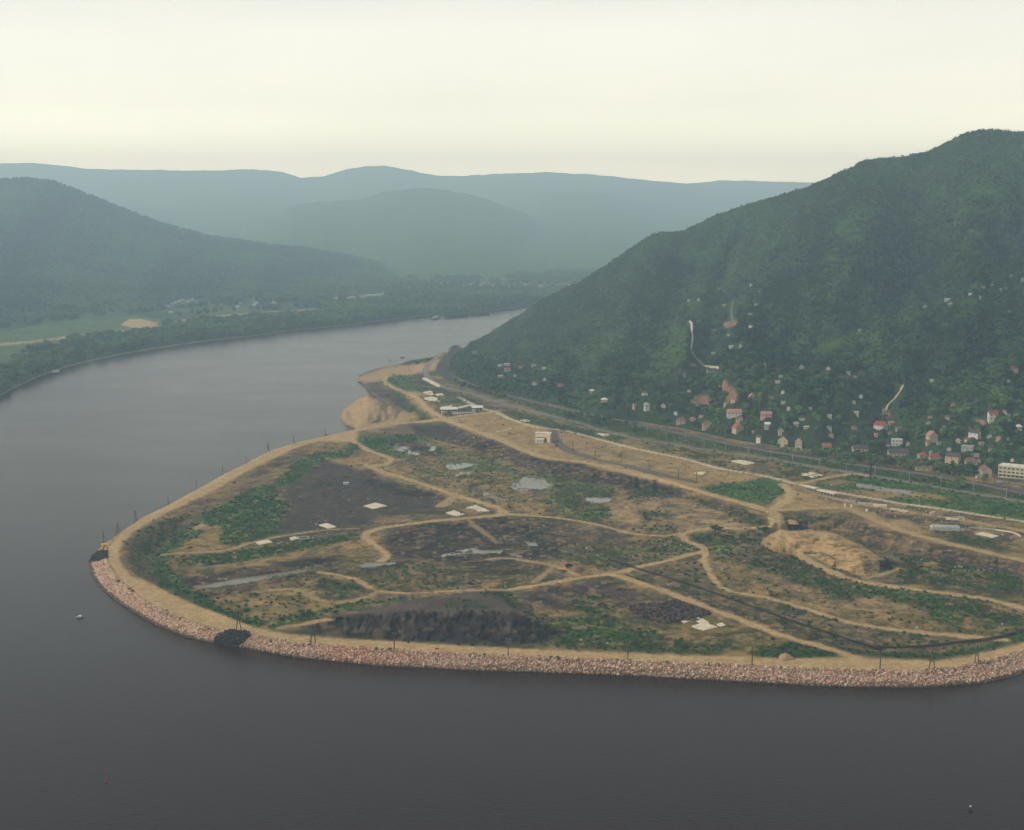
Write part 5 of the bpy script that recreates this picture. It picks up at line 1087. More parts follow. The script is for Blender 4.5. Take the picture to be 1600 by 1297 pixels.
bare_hp = np.zeros(HPX.shape)
for b_ in BARE: bare_hp = np.maximum(bare_hp, inside(b_, HPX, HPY))
bl = scatter(HP, 1 / 36., den * (1 - bare_hp) * (HPX > 708) * (1 + 1.6 * sstep(150, 10, HPY - np.interp(HPX, *SKYL))), 1.1 * 4.5)
tp = bl(HP); tx, ty, tt_ = to_px(tp); th = RNG.uniform(5.5, 11.5, len(tp)) * np.where(ty > np.interp(tx, *FOOT) - 60, .8, 1.0) * lerp(1.0, .34, sstep(150, 10, ty - np.interp(tx, *SKYL)))
ok = clear_of_houses(tx, ty, tt_, th) & ~near_lines(tx, ty, 9)
tp, tx, ty, tt_, th = tp[ok], tx[ok], ty[ok], tt_[ok], th[ok]
# trees and bushes of the strip between road, railway and village lane
strip = np.zeros(PX.shape)
for pts, v_ in (([(870, 645), (905, 648), (960, 660), (1000, 672), (1000, 679), (950, 668), (890, 656)], 1.0), ([(1020, 668), (1120, 684), (1230, 703), (1290, 712), (1290, 717), (1200, 699), (1100, 681)], .7),
                ([(1270, 704), (1360, 715), (1440, 728), (1500, 738), (1540, 750), (1540, 754), (1440, 737), (1340, 723), (1270, 712)], 1.6), ([(1260, 716), (1340, 728), (1320, 733)], .5), ([(1440, 722), (1600, 746), (1700, 765), (1700, 772), (1600, 760), (1440, 732)], 1.0),
                ([(1400, 745), (1600, 779), (1700, 795), (1700, 800), (1590, 781), (1400, 750)], .35), ([(706, 592), (730, 606), (800, 625), (800, 628), (725, 609), (704, 594)], .8)):
    strip = np.maximum(strip, inside(pts, PX, PY) * v_)
railm = np.isin(OID, [i for i, v_ in OBJ.items() if v_[0] in ('railway_bed', 'asphalt_road', 'village_lane')])
bl = scatter(GP, 1 / 38., strip * ~railm * (keepv)); sp_ = bl(GP); sx, sy_, st_ = to_px(sp_); sh = RNG.uniform(3, 7.5, len(sp_)); ok = clear_of_houses(sx, sy_, st_, sh)
ALLP = np.concatenate([tp, sp_[ok]]); ALLH = np.concatenate([th, sh[ok]]); AX = np.concatenate([tx, sx[ok]]); AY = np.concatenate([ty, sy_[ok]]); AT = np.concatenate([tt_, st_[ok]]); STRIP = np.concatenate([np.zeros(len(tp), bool), np.ones(ok.sum(), bool)])
size = ALLH * FPX / AT; size = np.where((AX < 5) | (AX > 1595) | (AY > 1290), 0, size)
sel = np.argsort(-size)[:262]; rest = np.setdiff1d(np.arange(len(ALLP)), sel)
def place_tree(P, h, label, group=None, crown=None, name='leafy_tree', cat='tree', wide=1.0):
    i = int(RNG.integers(len(FORM))); o = empty(name, P, RNG.random() * 6.28, (h * wide, h * wide, h)); tag(o, label, cat, group)
    link(bpy.data.objects.new('crown', crown or CROWNS[i][2]), o); link(bpy.data.objects.new('trunk', TRUNKS[i]), o); return o
named = [(h[0], h[1], h[2], h[4]) for h in HOUSES if h[4] and h[2] >= 6]
hxy = np.array([(h[0], h[1]) for h in named]); near = {}
for i in sel:
    dx, dy = AX[i] - hxy[:, 0], AY[i] - hxy[:, 1]; d = np.hypot(dx, dy * 1.3); j = int(np.argmin(d))
    side = ('right of' if dx[j] > 0 else 'left of') if abs(dx[j]) > abs(dy[j]) else ('below' if dy[j] > 0 else 'above')
    near.setdefault((j, side), []).append((d[j], int(i)))
LAB = {}
for (j, side), q in near.items():
    q.sort()
    for k, (d_, i) in enumerate(q):
        lead = ['nearest', 'second', 'third', 'fourth', 'fifth', 'sixth', 'seventh', 'eighth'][k] if k < 8 else None
        cand = '%s tree %s the %s' % (lead, side, named[j][3])
        if lead and d_ < 140 and len(cand.split()) <= 16: LAB[i] = cand
for i in sel:
    if int(i) in LAB: place_tree(ALLP[i], ALLH[i], LAB[int(i)])
    elif STRIP[i]: place_tree(ALLP[i], ALLH[i], 'dense dark tree in the green strip along the railway' if AX[i] < 1270 else 'dense dark tree between the railway and the village lane', 'trees along the railway' if AX[i] < 1270 else 'trees between railway and lane')
    elif AX[i] < 1330: place_tree(ALLP[i], ALLH[i], 'dark leafy tree of the lower slope behind the lane row', 'trees behind the lane row')
    else: place_tree(ALLP[i], ALLH[i], 'dark leafy tree among the houses of the right village', 'trees among the right village')
gn_scatter('hill_forest', 'continuous green forest covering the right hill', 'forest', ALLP[rest] - (0, 0, .3), ALLH[rest], C_TREE, tone=1.5 * (fbm(AX[rest] + AY[rest] * .45, AY[rest] * .35, 60, 4, 401) - .5) + 1.1 * (fbm(AX[rest], AY[rest], 22, 3, 402) - .5))  # downslope tone bands paint gully shade and spur light into the leaves
# single trees worth pointing at
for px, py, h, lab, cr, nm, wd in [(708, 548, 9, 'lone dark tree standing on the river point', None, 'lone_tree', 1.35), (1500, 760, 8, 'round fresh green tree between the main road and the railway', FRESH, 'round_tree', 1.2),
                               (1116, 829, 4.5, 'large round bush beside the track to the junction', None, 'large_bush', 1.5), (1126, 830, 4, 'smaller round bush right of the large round bush', None, 'large_bush', 1.4),
                               (1196, 832, 5, 'dark bush at the plateau junction above the sand heap', None, 'large_bush', 1.5), (1246, 827, 4.5, 'dark bush behind the large inner sand heap', None, 'large_bush', 1.7), (1382, 889, 6, 'dark bushy tree at the right end of the inner sand heap', None, 'large_bush', 1.6)]:
    place_tree((at_z(px, py, 9.0) if nm == 'lone_tree' else surf_at(px, py)) - (0, 0, .4), h, lab, None, cr, nm, 'bush' if 'bush' in nm else 'tree', wd)
for k_, (px, py, h) in enumerate([(44, 549, 14), (49, 550, 13), (53, 550, 14), (63, 549, 14), (68, 549, 15), (74, 548, 14), (87, 548, 13), (92, 548, 12)]):
    place_tree(at_z(px, py, 5.5), h, '%s slim poplar from the left in the far bank meadow' % ['first', 'second', 'third', 'fourth', 'fifth', 'sixth', 'seventh', 'eighth'][k_], 'poplars on the far bank', POPLAR, 'poplar_tree', 'poplar')
# far bank belt and left hill forest
sh_y = np.interp(bpx, *SHORE); dsh = sh_y - bpy_
belt = sstep(1.5, 4, dsh) * sstep(44, 20, dsh + (fbm(bpx, bpy_, 30, 3, 17) - .5) * 30) + .9 * (bpy_ < np.interp(bpx, *pl([(-420, 520), (0, 515), (120, 500), (240, 488), (330, 480), (600, 465), (800, 455), (1300, 440)]))) * sstep(.40, .55, fbm(bpx, bpy_, 14, 3, 19))
belt *= (1 - inside([(185, 508), (205, 497), (225, 497), (255, 506), (252, 522), (215, 522), (190, 520)], bpx, bpy_))
for pts in ([(50, 534), (120, 525), (210, 515), (250, 511)], [(275, 502), (320, 495), (380, 491), (440, 487), (495, 484)]):
    q = np.array(pts, float); yy = np.interp(bpx, q[:, 0], q[:, 1], left=-99, right=-99); belt *= ~((bpy_ > yy - 2) & (bpy_ < yy + 8))
bl = scatter(BP, 1 / 62., belt, 6.); p1 = bl(BP); x1, y1, t1 = to_px(p1); h1 = RNG.uniform(8, 15, len(p1))
ok = np.ones(len(p1), bool)
for f_ in FAR: ok &= ~((np.abs(x1 - f_[0]) < 4) & (y1 > f_[1] - 1) & (y1 < f_[1] + 9))
gn_scatter('riverside_woods', 'belt of trees lining the far bank of the river', 'woods', p1[ok] - (0, 0, .3), h1[ok], C_TREE)
P, px_, py_ = L1
bl = scatter(P, 1 / 70., None, 3.0 * 3.5 * .45); p1 = bl(P); gn_scatter('left_hill_forest', 'hazy forest covering the left hill', 'forest', p1 - (0, 0, .5), RNG.uniform(7, 11, len(p1)), C_TREE, tone=1.6 * (fbm(*(lambda q: (q[0] + q[1] * .5, q[1] * .6))(to_px(p1)), 60, 4, 403) - .5))  # tone bands put the shading of hill folds into leaf colour
# weeds and scrub on the site
bl = scatter(GP, .10, VEG * (inW) * keepv * (PX > -20) * (PX < 1620)); p1 = bl(GP); gn_scatter('weeds', 'rank green weeds growing over the site floor', 'weeds', p1, RNG.uniform(.6, 1.7, len(p1)) ** 1.2, C_TUFT)
scr = sstep(.50, .64, fbm(MX, MY, 16, 4, 123)) * (SMOOTH < .2) * (inW) * (inCI | (t_pl > .2)) * (PUD < .5) * (.12 + VEG * 1.4)
bl = scatter(GP, .016, scr * keepv * (PX > -20) * (PX < 1620)); p1 = bl(GP); gn_scatter('scrub_bushes', 'low dark scrub bushes scattered over the site', 'scrub', p1 - (0, 0, .2), RNG.uniform(.9, 2.6, len(p1)), C_BUSH, zstretch=.75)
bk = (inW & ~inCO) * ((dCO < 3.5) * sstep(.50, .62, fbm(MX, MY, 10, 3, 131)) * 1.0 + sstep(.66, .74, fbm(MX, MY, 14, 3, 137)) * .22) * (PY > 850)
bl = scatter(GP, .12, bk * keepv); p1 = bl(GP); gn_scatter('bank_bushes', 'small dark bushes growing between the riprap stones', 'bushes', p1 - (0, 0, .1), RNG.uniform(.6, 1.6, len(p1)), C_BUSH, zstretch=.8)

foot_ = m3 * sstep(996, 1003, PY + NW1 * 14) * (PX > 560)
bl = scatter(GP, .06, foot_ * sstep(.42, .55, N_MID)); p1 = bl(GP); gn_scatter('spoil_heap_shrubs', 'low shrubs growing along the foot of the dark spoil heap', 'shrubs', p1 - (0, 0, .2), RNG.uniform(1.0, 2.6, len(p1)), C_BUSH, zstretch=.8)
# ================================================================== CONCRETE SLABS AND REMAINS
def quad_slab(pts, h, label, mat=None, name='concrete_slab', cat='slab', group=None, lift=0.0):
    """flat concrete plate laid on the ground; pts are its corners as seen"""
    z = np.mean([surf_at(*p)[2] for p in pts]); W = np.array([at_z(p[0], p[1], z + lift) for p in pts]); c = W.mean(0)
    mb = MB().prism([(p[0] - c[0], p[1] - c[1]) for p in W[::-1]] if np.cross(W[1] - W[0], W[2] - W[1])[2] < 0 else [(p[0] - c[0], p[1] - c[1]) for p in W], -1.5, h)
    o = mb.build(name, mat or M_CONC); o.location = (c[0], c[1], z + lift); tag(o, label, cat, group); return o
for pts, lab, m_ in [
    ([(568, 791), (587, 786), (605, 791), (583, 796)], 'cream concrete slab alone on the middle of the grey flat', None), ([(498, 821), (511, 818), (526, 824), (512, 827)], 'cream concrete slab by the track left of the grey flat', None),
    ([(697, 802), (709, 798), (726, 804), (714, 807)], 'smaller cream slab of the pair below the spur track', None), ([(728, 794), (743, 790), (765, 799), (750, 801)], 'larger cream slab of the pair below the spur track', None),
    ([(399, 848), (419, 844), (426, 848), (405, 852)], 'bright slab nearest the green wedge at the left', None), ([(452, 841), (461, 839), (466, 842), (456, 845)], 'small square slab in the middle of the left slab row', None),
    ([(700 - 40, 591), (664, 590), (702, 609), (694, 611)], 'long pale slab beside the grey main road on the far plateau', None), ([(661, 613), (672, 611), (686, 616), (674, 618)], 'faint pale slab left of the long shed row', None), ([(680, 616), (690, 615), (702, 619), (692, 622)], 'faint pale slab behind the bright slab on the far plateau', None),
    ([(663, 622), (675, 620), (703, 628), (690, 630)], 'bright long slab above the white roofed sheds', None), ([(929, 680), (935, 677), (953, 679), (948, 682)], 'cream slab beside the concrete road in the middle plateau', None),
    ([(1142, 721), (1158, 719), (1180, 724), (1166, 727)], 'pale slab between the concrete road and the main road', None), ([(1084, 740), (1090, 738), (1104, 738), (1098, 742)], 'small pale slab on the tan plateau near the poles', None),
    ([(1252, 742), (1267, 738), (1286, 743), (1270, 747)], 'bright slab on the grass right of the concrete road', None), ([(1524, 835), (1534, 832), (1561, 838), (1551, 841)], 'bright slab inside the curved kerb at right', None),
    ([(812, 657), (818, 655), (829, 658), (823, 660)], 'small white slab beside the concrete road near the sheds', None), ([(690, 641 - 5), (721, 631), (724, 633), (694, 638)], 'thin pale strip behind the long shed', None)]: quad_slab(pts, .45, lab, m_)
# slab with a raised rim and its hollow middle, next to the small square slab
o = empty('foundation_ring', surf_at(474, 841), .2); tag(o, 'grey square concrete ring at the right end of the left slab row', 'foundation')
for a in ((-4, 4, -4, -3), (-4, 4, 3, 4), (-4, -3, -3, 3), (3, 4, -3, 3)): MB().box(*a, -1, .6).build('beam', M_CONCG, o)
o = empty('concrete_floor', surf_at(1096, 975), 0); tag(o, 'cream H shaped concrete floor in the grass beside the southeast track', 'concrete floor')
z = surf_at(1096, 975)[2]; c = np.array(o.location)
for q_, pts in enumerate(([(1063.7, 972), (1101, 963.8), (1107, 965.3), (1070, 974)], [(1086, 970.8), (1098, 968), (1109, 974.6), (1097, 977.5)], [(1080.6, 979.4), (1101, 973.8), (1121, 981), (1099, 986.5)], [(1119.5, 976.5), (1128, 974), (1134, 978.3), (1126, 980.5)])):
    W = np.array([at_z(p[0], p[1], z) for p in pts]) - c; W = W[::-1] if np.cross(W[1] - W[0], W[2] - W[1])[2] < 0 else W
    MB().prism([(p[0], p[1]) for p in W], -1.5, .55 + .006 * q_).build('slab', M_CONC, o)
# rows of laid concrete blocks
blk = MB().box(-1.5, 1.5, -.9, .9, -.6, .9).mesh('concrete_block', M_CONCG)
THIR = ['first', 'second', 'third', 'fourth', 'fifth', 'sixth', 'seventh', 'eighth', 'ninth', 'tenth', 'eleventh', 'twelfth', 'last']
for r in range(4):
    for i in range(13):
        x = 1340 + i * 6.6 + r * -1 + RNG.uniform(-1, 1) + r * 2.5; y = 757.5 + i * .95 + r * 1.6 + RNG.uniform(-.3, .3)
        ob = link(bpy.data.objects.new('concrete_block', blk)); ob.location = surf_at(x, y); ob.rotation_euler = (0, 0, -.15 + RNG.uniform(-.3, .3)); tag(ob, '%s block from the left in the %s row of pale concrete blocks' % (THIR[i], ['farthest', 'second farthest', 'second nearest', 'nearest'][r]), 'concrete block', 'rows of pale concrete blocks')
# long loading platforms on posts
for (xa, ya, xb, yb, lab) in [(1256, 764, 1276, 769, 'left cream loading platform at the junction of the plateau roads'), (1279, 771, 1306, 777, 'right cream loading platform standing on dark posts')]:
    A, B = surf_at(xa, ya), surf_at(xb, yb); L_ = np.linalg.norm((B - A)[:2]); o = empty('loading_platform', (A + B) / 2, math.atan2(B[1] - A[1], B[0] - A[0])); tag(o, lab, 'platform')
    MB().box(-L_ / 2, L_ / 2, -2.6, 2.6, 2.6, 3.2).build('deck', M_CONC, o)
    pm = MB().box(-.3, .3, -.3, .3, -2, 2.59).mesh('post', M_CONCG)
    for i in range(6):
        for yy in (-2, 2): q = link(bpy.data.objects.new('post', pm), o); q.location = (-L_ / 2 + .8 + i * (L_ - 1.6) / 5, yy, 0)
for (x, y, w_, d_, h, lab) in [(1327, 784, 9, 2, 1.2, 'first broken concrete wall under the concrete road'), (1352, 788, 12, 1.6, 1.0, 'second broken concrete wall under the concrete road'), (1375, 791, 10, 3, 1.3, 'pale broken concrete wall right of the second wall'), (1398, 797, 7, 2, 1.1, 'short concrete wall left of the white culvert'), (1412, 800, 6, 2, 1.2, 'grey concrete stub left of the white culvert'), (1488, 812, 9, 2, 1.0, 'low grey concrete wall right of the white culvert'), (1502, 811, 5, 2, 1.4, 'grey concrete stub near the right picture edge'), (1320, 792, 1.5, 1.5, 2.0, 'left white stub post on the tan bench'), (1330, 793, 1.5, 1.5, 2.0, 'right white stub post on the tan bench'), (1354, 799, 2, 1.5, 1.6, 'white stub at the rim of the striped slope')]:
    P = surf_at(x, y); o = MB().prism([(-w_ / 2, -d_ / 2), (w_ / 2, -d_ / 2), (w_ / 2, d_ / 2), (-w_ / 2, d_ / 2)], -1, h); o.add([(-w_ * .4, -d_ * .4, h + .01), (w_ * .1, -d_ * .4, h + .01), (w_ * .1, d_ * .4, h + .01), (-w_ * .4, d_ * .4, h + .01), (-w_ * .38, 0, h + .5), (w_ * .05, 0, h + .35)], [(0, 1, 5, 4), (1, 2, 5), (2, 3, 4, 5), (3, 0, 4)])
    o = o.build('broken_concrete_wall', M_CONC if 'white' in lab or 'pale' in lab else M_CONCG); o.location = P; o.rotation_euler = (0, 0, -.25); tag(o, lab, 'concrete wall')
P = surf_at(1459, 803); o = MB().prism([(-2.2, -1), (2.2, 3), (1.2, 4), (-3.2, 0)], -1, 1.2).build('concrete_culvert', M_CONC); o.location = P; tag(o, 'white slanting concrete culvert piece below the concrete road', 'culvert')
# thick grey foundation and the curved kerb
P = surf_at(1488, 829); o = empty('concrete_foundation', P, -.2); tag(o, 'thick grey concrete foundation with a sloping top at right', 'foundation')
MB().box(-13, 5, -2, 6, -2, 2.6).build('block', M_CONCG, o); MB().add([(-17, -2, -1), (-13.01, -2, -1), (-13.01, 6, -1), (-17, 6, -1), (-13.01, -2, 2.6), (-13.01, 6, 2.6)], [(3, 2, 1, 0), (0, 1, 4), (2, 3, 5), (1, 2, 5, 4), (3, 0, 4, 5)]).build('ramp', M_CONCG, o); MB().box(5.01, 8, -1, 4, -2, .8).build('step', M_CONCG, o)
kc = empty('curved_kerb', surf_at(1545, 833), 0); tag(kc, 'long white curved concrete kerb at the right', 'kerb'); c = np.array(kc.location)
arc = smooth_line([(1514, 826), (1530, 826), (1556, 829), (1578, 832), (1590, 836), (1594, 839)], 3)
for (p, q) in zip(arc[:-1], arc[1:]):
    A, B = surf_at(*p) - c, surf_at(*q) - c; d = (B - A) / np.linalg.norm(B - A); nn = np.array((-d[1], d[0], 0)) * .45
    z0, z1 = min(A[2], B[2]) - .8, max(A[2], B[2]) + .9; a_, b_ = A + d * .05, B - d * .05
    mb = MB(); Q = [a_ - nn, b_ - nn, b_ + nn, a_ + nn]; mb.prism([(v[0], v[1]) for v in Q], z0, z1).build('kerb_stone', M_CONC if p[0] > 1555 else M_CONCG, kc)

# ================================================================== BUILDINGS OF THE SITE
P = surf_at(848, 691); k = float(to_px(P)[2]) / FPX; az = math.atan2(-P[0], P[1]); o = empty('concrete_shed', P, az - .12); tag(o, 'cream two part concrete shed standing alone on the tan plateau', 'shed')
w_ = 24 * k; M_SHED = wear_mat('pale_render', (.62, .53, .37), amp=.12); MB().box(-w_ / 2, w_ / 2, 2.0, 9, -1, 8.2).build('wall', M_SHED, o); MB().box(-w_ / 2 - .3, w_ / 2 + .3, 1.6, 9.4, 8.22, 8.7).build('roof', ROOF['pale'], o)
MB().box(w_ / 2 - 3.4, w_ / 2, -2.0, 1.98, -1, 8.0).build('side_wall', M_SHED, o); MB().box(-w_ / 2 + .6, w_ * .08, -4.5, 1.98, -1, 3.2).build('annex', WALL['white'], o); MB().box(-w_ / 2 + .3, w_ * .08 + .3, -4.8, 1.97, 3.22, 3.5).build('annex_roof', ROOF['pale'], o)
MB().box(-w_ / 2 - .1, w_ / 2 - 3.41, 1.7, 1.96, 3.9, 4.4).build('beam', M_BLACK, o); MB().box(w_ * .12, w_ / 2 - 3.6, 1.82, 1.98, .1, 3.3).build('gate_opening', M_BLACK, o)  # black panel stands in for the shade inside the gate opening
for xx in (-4, -1.2): MB().box(xx - .5, xx + .5, -4.62, -4.48, .9, 2.1).build('window', M_GLASS, o)
def open_shed(px, py, wpx, dm, h, label, posts=5, roof='pale', lean=0.0):
    P = surf_at(px, py); k = float(to_px(P)[2]) / FPX; w_ = wpx * k; o = empty('open_shed', P, math.atan2(-P[0], P[1]) + .10); tag(o, label, 'shed')
    MB().add([(-w_ / 2 - .5, -1, h - .6), (w_ / 2 + .5, -1, h - .6), (w_ / 2 + .5, dm / 2, h + 1.4), (-w_ / 2 - .5, dm / 2, h + 1.4), (w_ / 2 + .5, dm + 1, h - .6), (-w_ / 2 - .5, dm + 1, h - .6), (-w_ / 2 - .5, -1, h - .3), (w_ / 2 + .5, -1, h - .3), (w_ / 2 + .5, dm / 2, h + 1.75), (-w_ / 2 - .5, dm / 2, h + 1.75), (w_ / 2 + .5, dm + 1, h - .3), (-w_ / 2 - .5, dm + 1, h - .3)],
             [(0, 3, 2, 1), (3, 5, 4, 2), (6, 7, 8, 9), (9, 8, 10, 11), (0, 1, 7, 6), (4, 5, 11, 10), (1, 2, 8, 7), (2, 4, 10, 8), (5, 3, 9, 11), (3, 0, 6, 9)]).build('roof', ROOF[roof], o)
    pm = MB().box(-.25, .25, -.25, .25, -1.5, h - .35).mesh('post', WALL['white'])
    for i in range(posts):
        for yy in (.1, dm - .1): q = link(bpy.data.objects.new('post', pm), o); q.location = (-w_ / 2 + .4 + i * (w_ - .8) / (posts - 1), yy, 0)
    MB().box(-w_ / 2, w_ / 2, dm - .9, dm - .6, -1.5, h - .7).build('back_wall', WALL['dark'], o); MB().box(-w_ / 2 + 1, -w_ * .1, .8, dm - 1.4, -1, 1.6).build('stack', WALL['white'], o); MB().box(w_ * .05, w_ / 2 - 1.2, .8, dm - 1.4, -1, 1.2).build('stack', M_CONCG, o)
open_shed(702, 645, 26, 7, 4.2, 'long white roofed open shed on the left of the site yard', 7)
open_shed(746, 643, 17, 7, 4.6, 'shorter white roofed shed on the right of the site yard', 4)
o = empty('low_yard_wall', surf_at(725, 646), .06); tag(o, 'low pale wall linking the two white roofed sheds', 'wall'); MB().box(-13, 13, -.3, .3, -1, 1.4).build('wall', WALL['white'], o); MB().box(-13.1, 13.1, -.4, .4, 1.42, 1.6).build('coping', M_CONC, o)
quad_slab([(716, 637), (738, 632.5), (741, 633.5), (719, 639)], 1.0, 'pale strip roof joining the two white roofed sheds', None, 'covered_walkway', 'walkway')
for (x, y, w_, lab) in [(788, 674, 9, 'small pale stack of slabs left of the cream concrete shed'), (796, 672, 6, 'small white crate like stack left of the cream concrete shed'), (778, 676, 6, 'low white slab pile below the concrete road')]:
    o = empty('slab_stack', surf_at(x, y), -.1); tag(o, lab, 'slab stack')
    for i in range(3): MB().box(-w_ / 3 + .2 * i, w_ / 3 + .1 * i, -1.5, 1.5, .5 * i, .5 * i + .42).build('slab', M_CONC if i != 1 else M_RUST, o)
o = empty('yellow_hut', surf_at(163, 856), .5); tag(o, 'tiny yellow hut on the embankment at the spit tip', 'hut'); MB().box(-1.6, 1.6, -1.3, 1.3, -.5, 2.5).build('wall', M_YELLOW, o); MB().box(-1.8, 1.8, -1.5, 1.5, 2.52, 2.75).build('roof', M_YELLOW, o); MB().box(-.4, .4, -1.36, -1.28, 0, 1.9).build('door', M_BLACK, o)
o = empty('yellow_cabinet', surf_at(509, 681), .2); tag(o, 'small yellowish cabinet at the foot of the far embankment pole', 'cabinet'); MB().box(-1.3, 1.3, -.8, .8, -.5, 2.2).build('body', M_YELLOW, o); MB().box(-1.4, 1.4, -.9, .9, 2.22, 2.4).build('lid', M_BLACK, o)
o = empty('tripod_derrick', surf_at(639, 581), 0); tag(o, 'rusty tall derrick beside the far sand beach', 'derrick')
for a in range(3): MB().cone((2.2 * math.cos(a * 2.1), 2.2 * math.sin(a * 2.1), -.5), (0, 0, 9), .28, .2).build('leg', M_RUST, o)
MB().box(-.8, .8, -.8, .8, 9, 10.4).build('head', M_RUST, o)
o = empty('white_shelter', surf_at(541, 757), .3); tag(o, 'tiny white shelter under the dark bank of the grey flat', 'shelter'); MB().box(-2.2, 2.2, -1.2, 1.2, -.5, 1.6).build('wall', WALL['white'], o); MB().box(-2.4, 2.4, -1.4, 1.4, 1.62, 1.85).build('roof', ROOF['pale'], o)
o = empty('marker_post', surf_at(683, 1018), 0); tag(o, 'small red marker post on the edge of the embankment road', 'marker post'); MB().cone((0, 0, -.3), (0, 0, 1.4), .12, .12).build('post', M_WHITEP, o); MB().box(-.9, .9, -.12, .12, 1.0, 1.9).build('board', M_REDP, o)
# small sand and gravel heaps
def heap(px, py, r, h, label, mat):
    P = surf_at(px, py); V, F = [], []; nr_, na = 6, 16
    for i in range(nr_ + 1):
        for j in range(na):
            a = 6.283 * j / na; rr = r * i / nr_ * (1 + .25 * math.sin(3 * a + px) * i / nr_ + RNG.uniform(-.06, .06)); V.append((rr * math.cos(a), rr * math.sin(a) * .9, h * (1 - (i / nr_) ** 1.3) - .5 * (i == nr_) + RNG.uniform(-.1, .1)))
    for i in range(nr_):
        for j in range(na): F.append((i * na + j, (i + 1) * na + j, (i + 1) * na + (j + 1) % na, i * na + (j + 1) % na))
    me = bpy.data.meshes.new('gravel_heap'); me.from_pydata(V, [], F); me.materials.append(mat); me.update(); o = link(bpy.data.objects.new('gravel_heap', me)); o.location = P; tag(o, label, 'gravel heap')
M_SAND = wear_mat('sand', (.27, .18, .10), scale=.9, amp=.3, bump=.15)
heap(1227, 1029, 4.5, 3.0, 'small conical gravel heap beside the near embankment road', M_SAND); heap(316, 825, 7, 3.2, 'small pale heap at the top of the green wedge on left', M_SAND); heap(1236, 816, 6, 2.0, 'low sandy heap in the green hollow by the junction', M_SAND)
for i, (x, y, r) in enumerate([(880, 893, 3)]): heap(x, y, r, 1.2, 'low dark heap beside the dark parked van', wear_mat('dark_earth', (.04, .032, .03)))

# ================================================================== POLES
def utility_pole(px, py, h, label, aframe=False, group=None):
    P = surf_at(px, py); o = empty('utility_pole', P - (0, 0, .5), RNG.uniform(-.5, .5)); tag(o, label, 'utility pole', group)
    if aframe:
        MB().cone((-1.5, 0, -.5), (0, 0, h),   .30, .22).build('post', M_WOOD, o); MB().cone((1.5, 0, -.5), (0.05, 0, h),   .30, .22).build('post', M_WOOD, o); MB().box(-.75, .75, -.1, .1, h * .45, h * .45 + .22).build('brace', M_WOOD, o)
    else: MB().cone((0, 0, -.5), (0, 0, h), .34, .22).build('post', M_WOOD, o)
    ca = MB().box(-1.1, 1.1, -.12, .12, h - .9, h - .65).build('crossarm', M_WOOD, o)
    im = MB().cone((0, 0, 0), (0, 0, .4), .1, .06).mesh('insulator', M_WHITEP)
    for xx in (-.9, .9): q = link(bpy.data.objects.new('insulator', im), ca); q.location = (xx, 0, h - .65)
ORD = ['first', 'second', 'third', 'fourth', 'fifth', 'sixth', 'seventh', 'eighth', 'ninth', 'tenth', 'eleventh']
for i, (x, y, af) in enumerate([(162, 852, 0), (184, 836, 1), (212, 817, 1), (263, 790, 0), (307, 766, 0), (348, 743, 0), (385, 726, 0), (419, 708, 1), (459, 695, 1), (508, 683, 0)]):
    utility_pole(x, y, 10, '%s utility pole from the yellow hut along the far embankment' % ORD[i], af)
for i, (x, y, af) in enumerate([(373, 986, 1), (489, 1004, 1), (616, 1016, 0), (794, 1025, 0), (981, 1030, 0), (1175, 1040, 0), (1375, 1045, 0), (1456, 1045, 1), (1526, 1036, 1)]):
    utility_pole(x, y, 10, '%s utility pole from the left along the near embankment road' % ORD[i], af)
for i, (x, y) in enumerate([(877, 695), (895, 704), (930, 719), (971, 722), (1014, 734), (1060, 750), (1088, 754)]):
    utility_pole(x, y, 9.5, '%s pole from the cream shed beside the curved siding' % ORD[i])
def mast(px, py, h, label, group=None):
    P = surf_at(px, py); o = empty('railway_mast', P - (0, 0, .4), R_(160)); tag(o, label, 'railway mast', group); MB().cone((0, 0, -.5), (0, 0, h), .28, .2).build('post', M_STEEL, o); MB().box(-.1, 3.2, -.08, .08, h - 1.5, h - 1.3).build('cantilever', M_STEEL, o); MB().cone((0, 0, h - .3), (2.8, 0, h - 1.3), .07, .05).build('stay', M_STEEL, o)
for i, (x, y) in enumerate([(1572, 777), (1521, 767), (1470, 759), (1421, 752), (1367, 742), (1322, 736), (1280, 729), (1238, 722), (1204, 716), (1169, 710), (1134, 703)]):
    mast(x, y, 8, '%s grey railway mast counted from the right picture edge' % ORD[i])
for i, (x, y) in enumerate([(1100, 698), (1071, 692), (1042, 687), (1012, 680), (975, 669), (940, 660), (905, 652), (860, 640), (815, 629)]): mast(x, y, 8, '%s railway mast leftwards from the left end of the village lane' % ORD[i], 'far railway masts')
P = surf_at(1360, 749); o = empty('lattice_mast', P, .3); tag(o, 'tall dark lattice mast beside the grey main road', 'mast')
for sx_ in (-1, 1):
    for sy2 in (-1, 1): MB().cone((sx_ * .8, sy2 * .8, -.5), (sx_ * .4, sy2 * .4, 13), .2, .14).build('leg', M_BLACK, o)
for i in range(6):
    z = .6 + i * 2.1; r_ = .8 - .03 * z; MB().cone((-r_, -r_, z), (r_, -r_, z + 2), .1, .1).cone((-r_, r_, z), (r_, r_, z + 2), .1, .1).build('brace', M_BLACK, o)
MB().box(-1.8, 1.8, -.25, .25, 12.4, 12.8).build('crossarm', M_BLACK, o)
M_STEELD = wear_mat('dull_rail_steel', (.10, .085, .078), rough=.6)
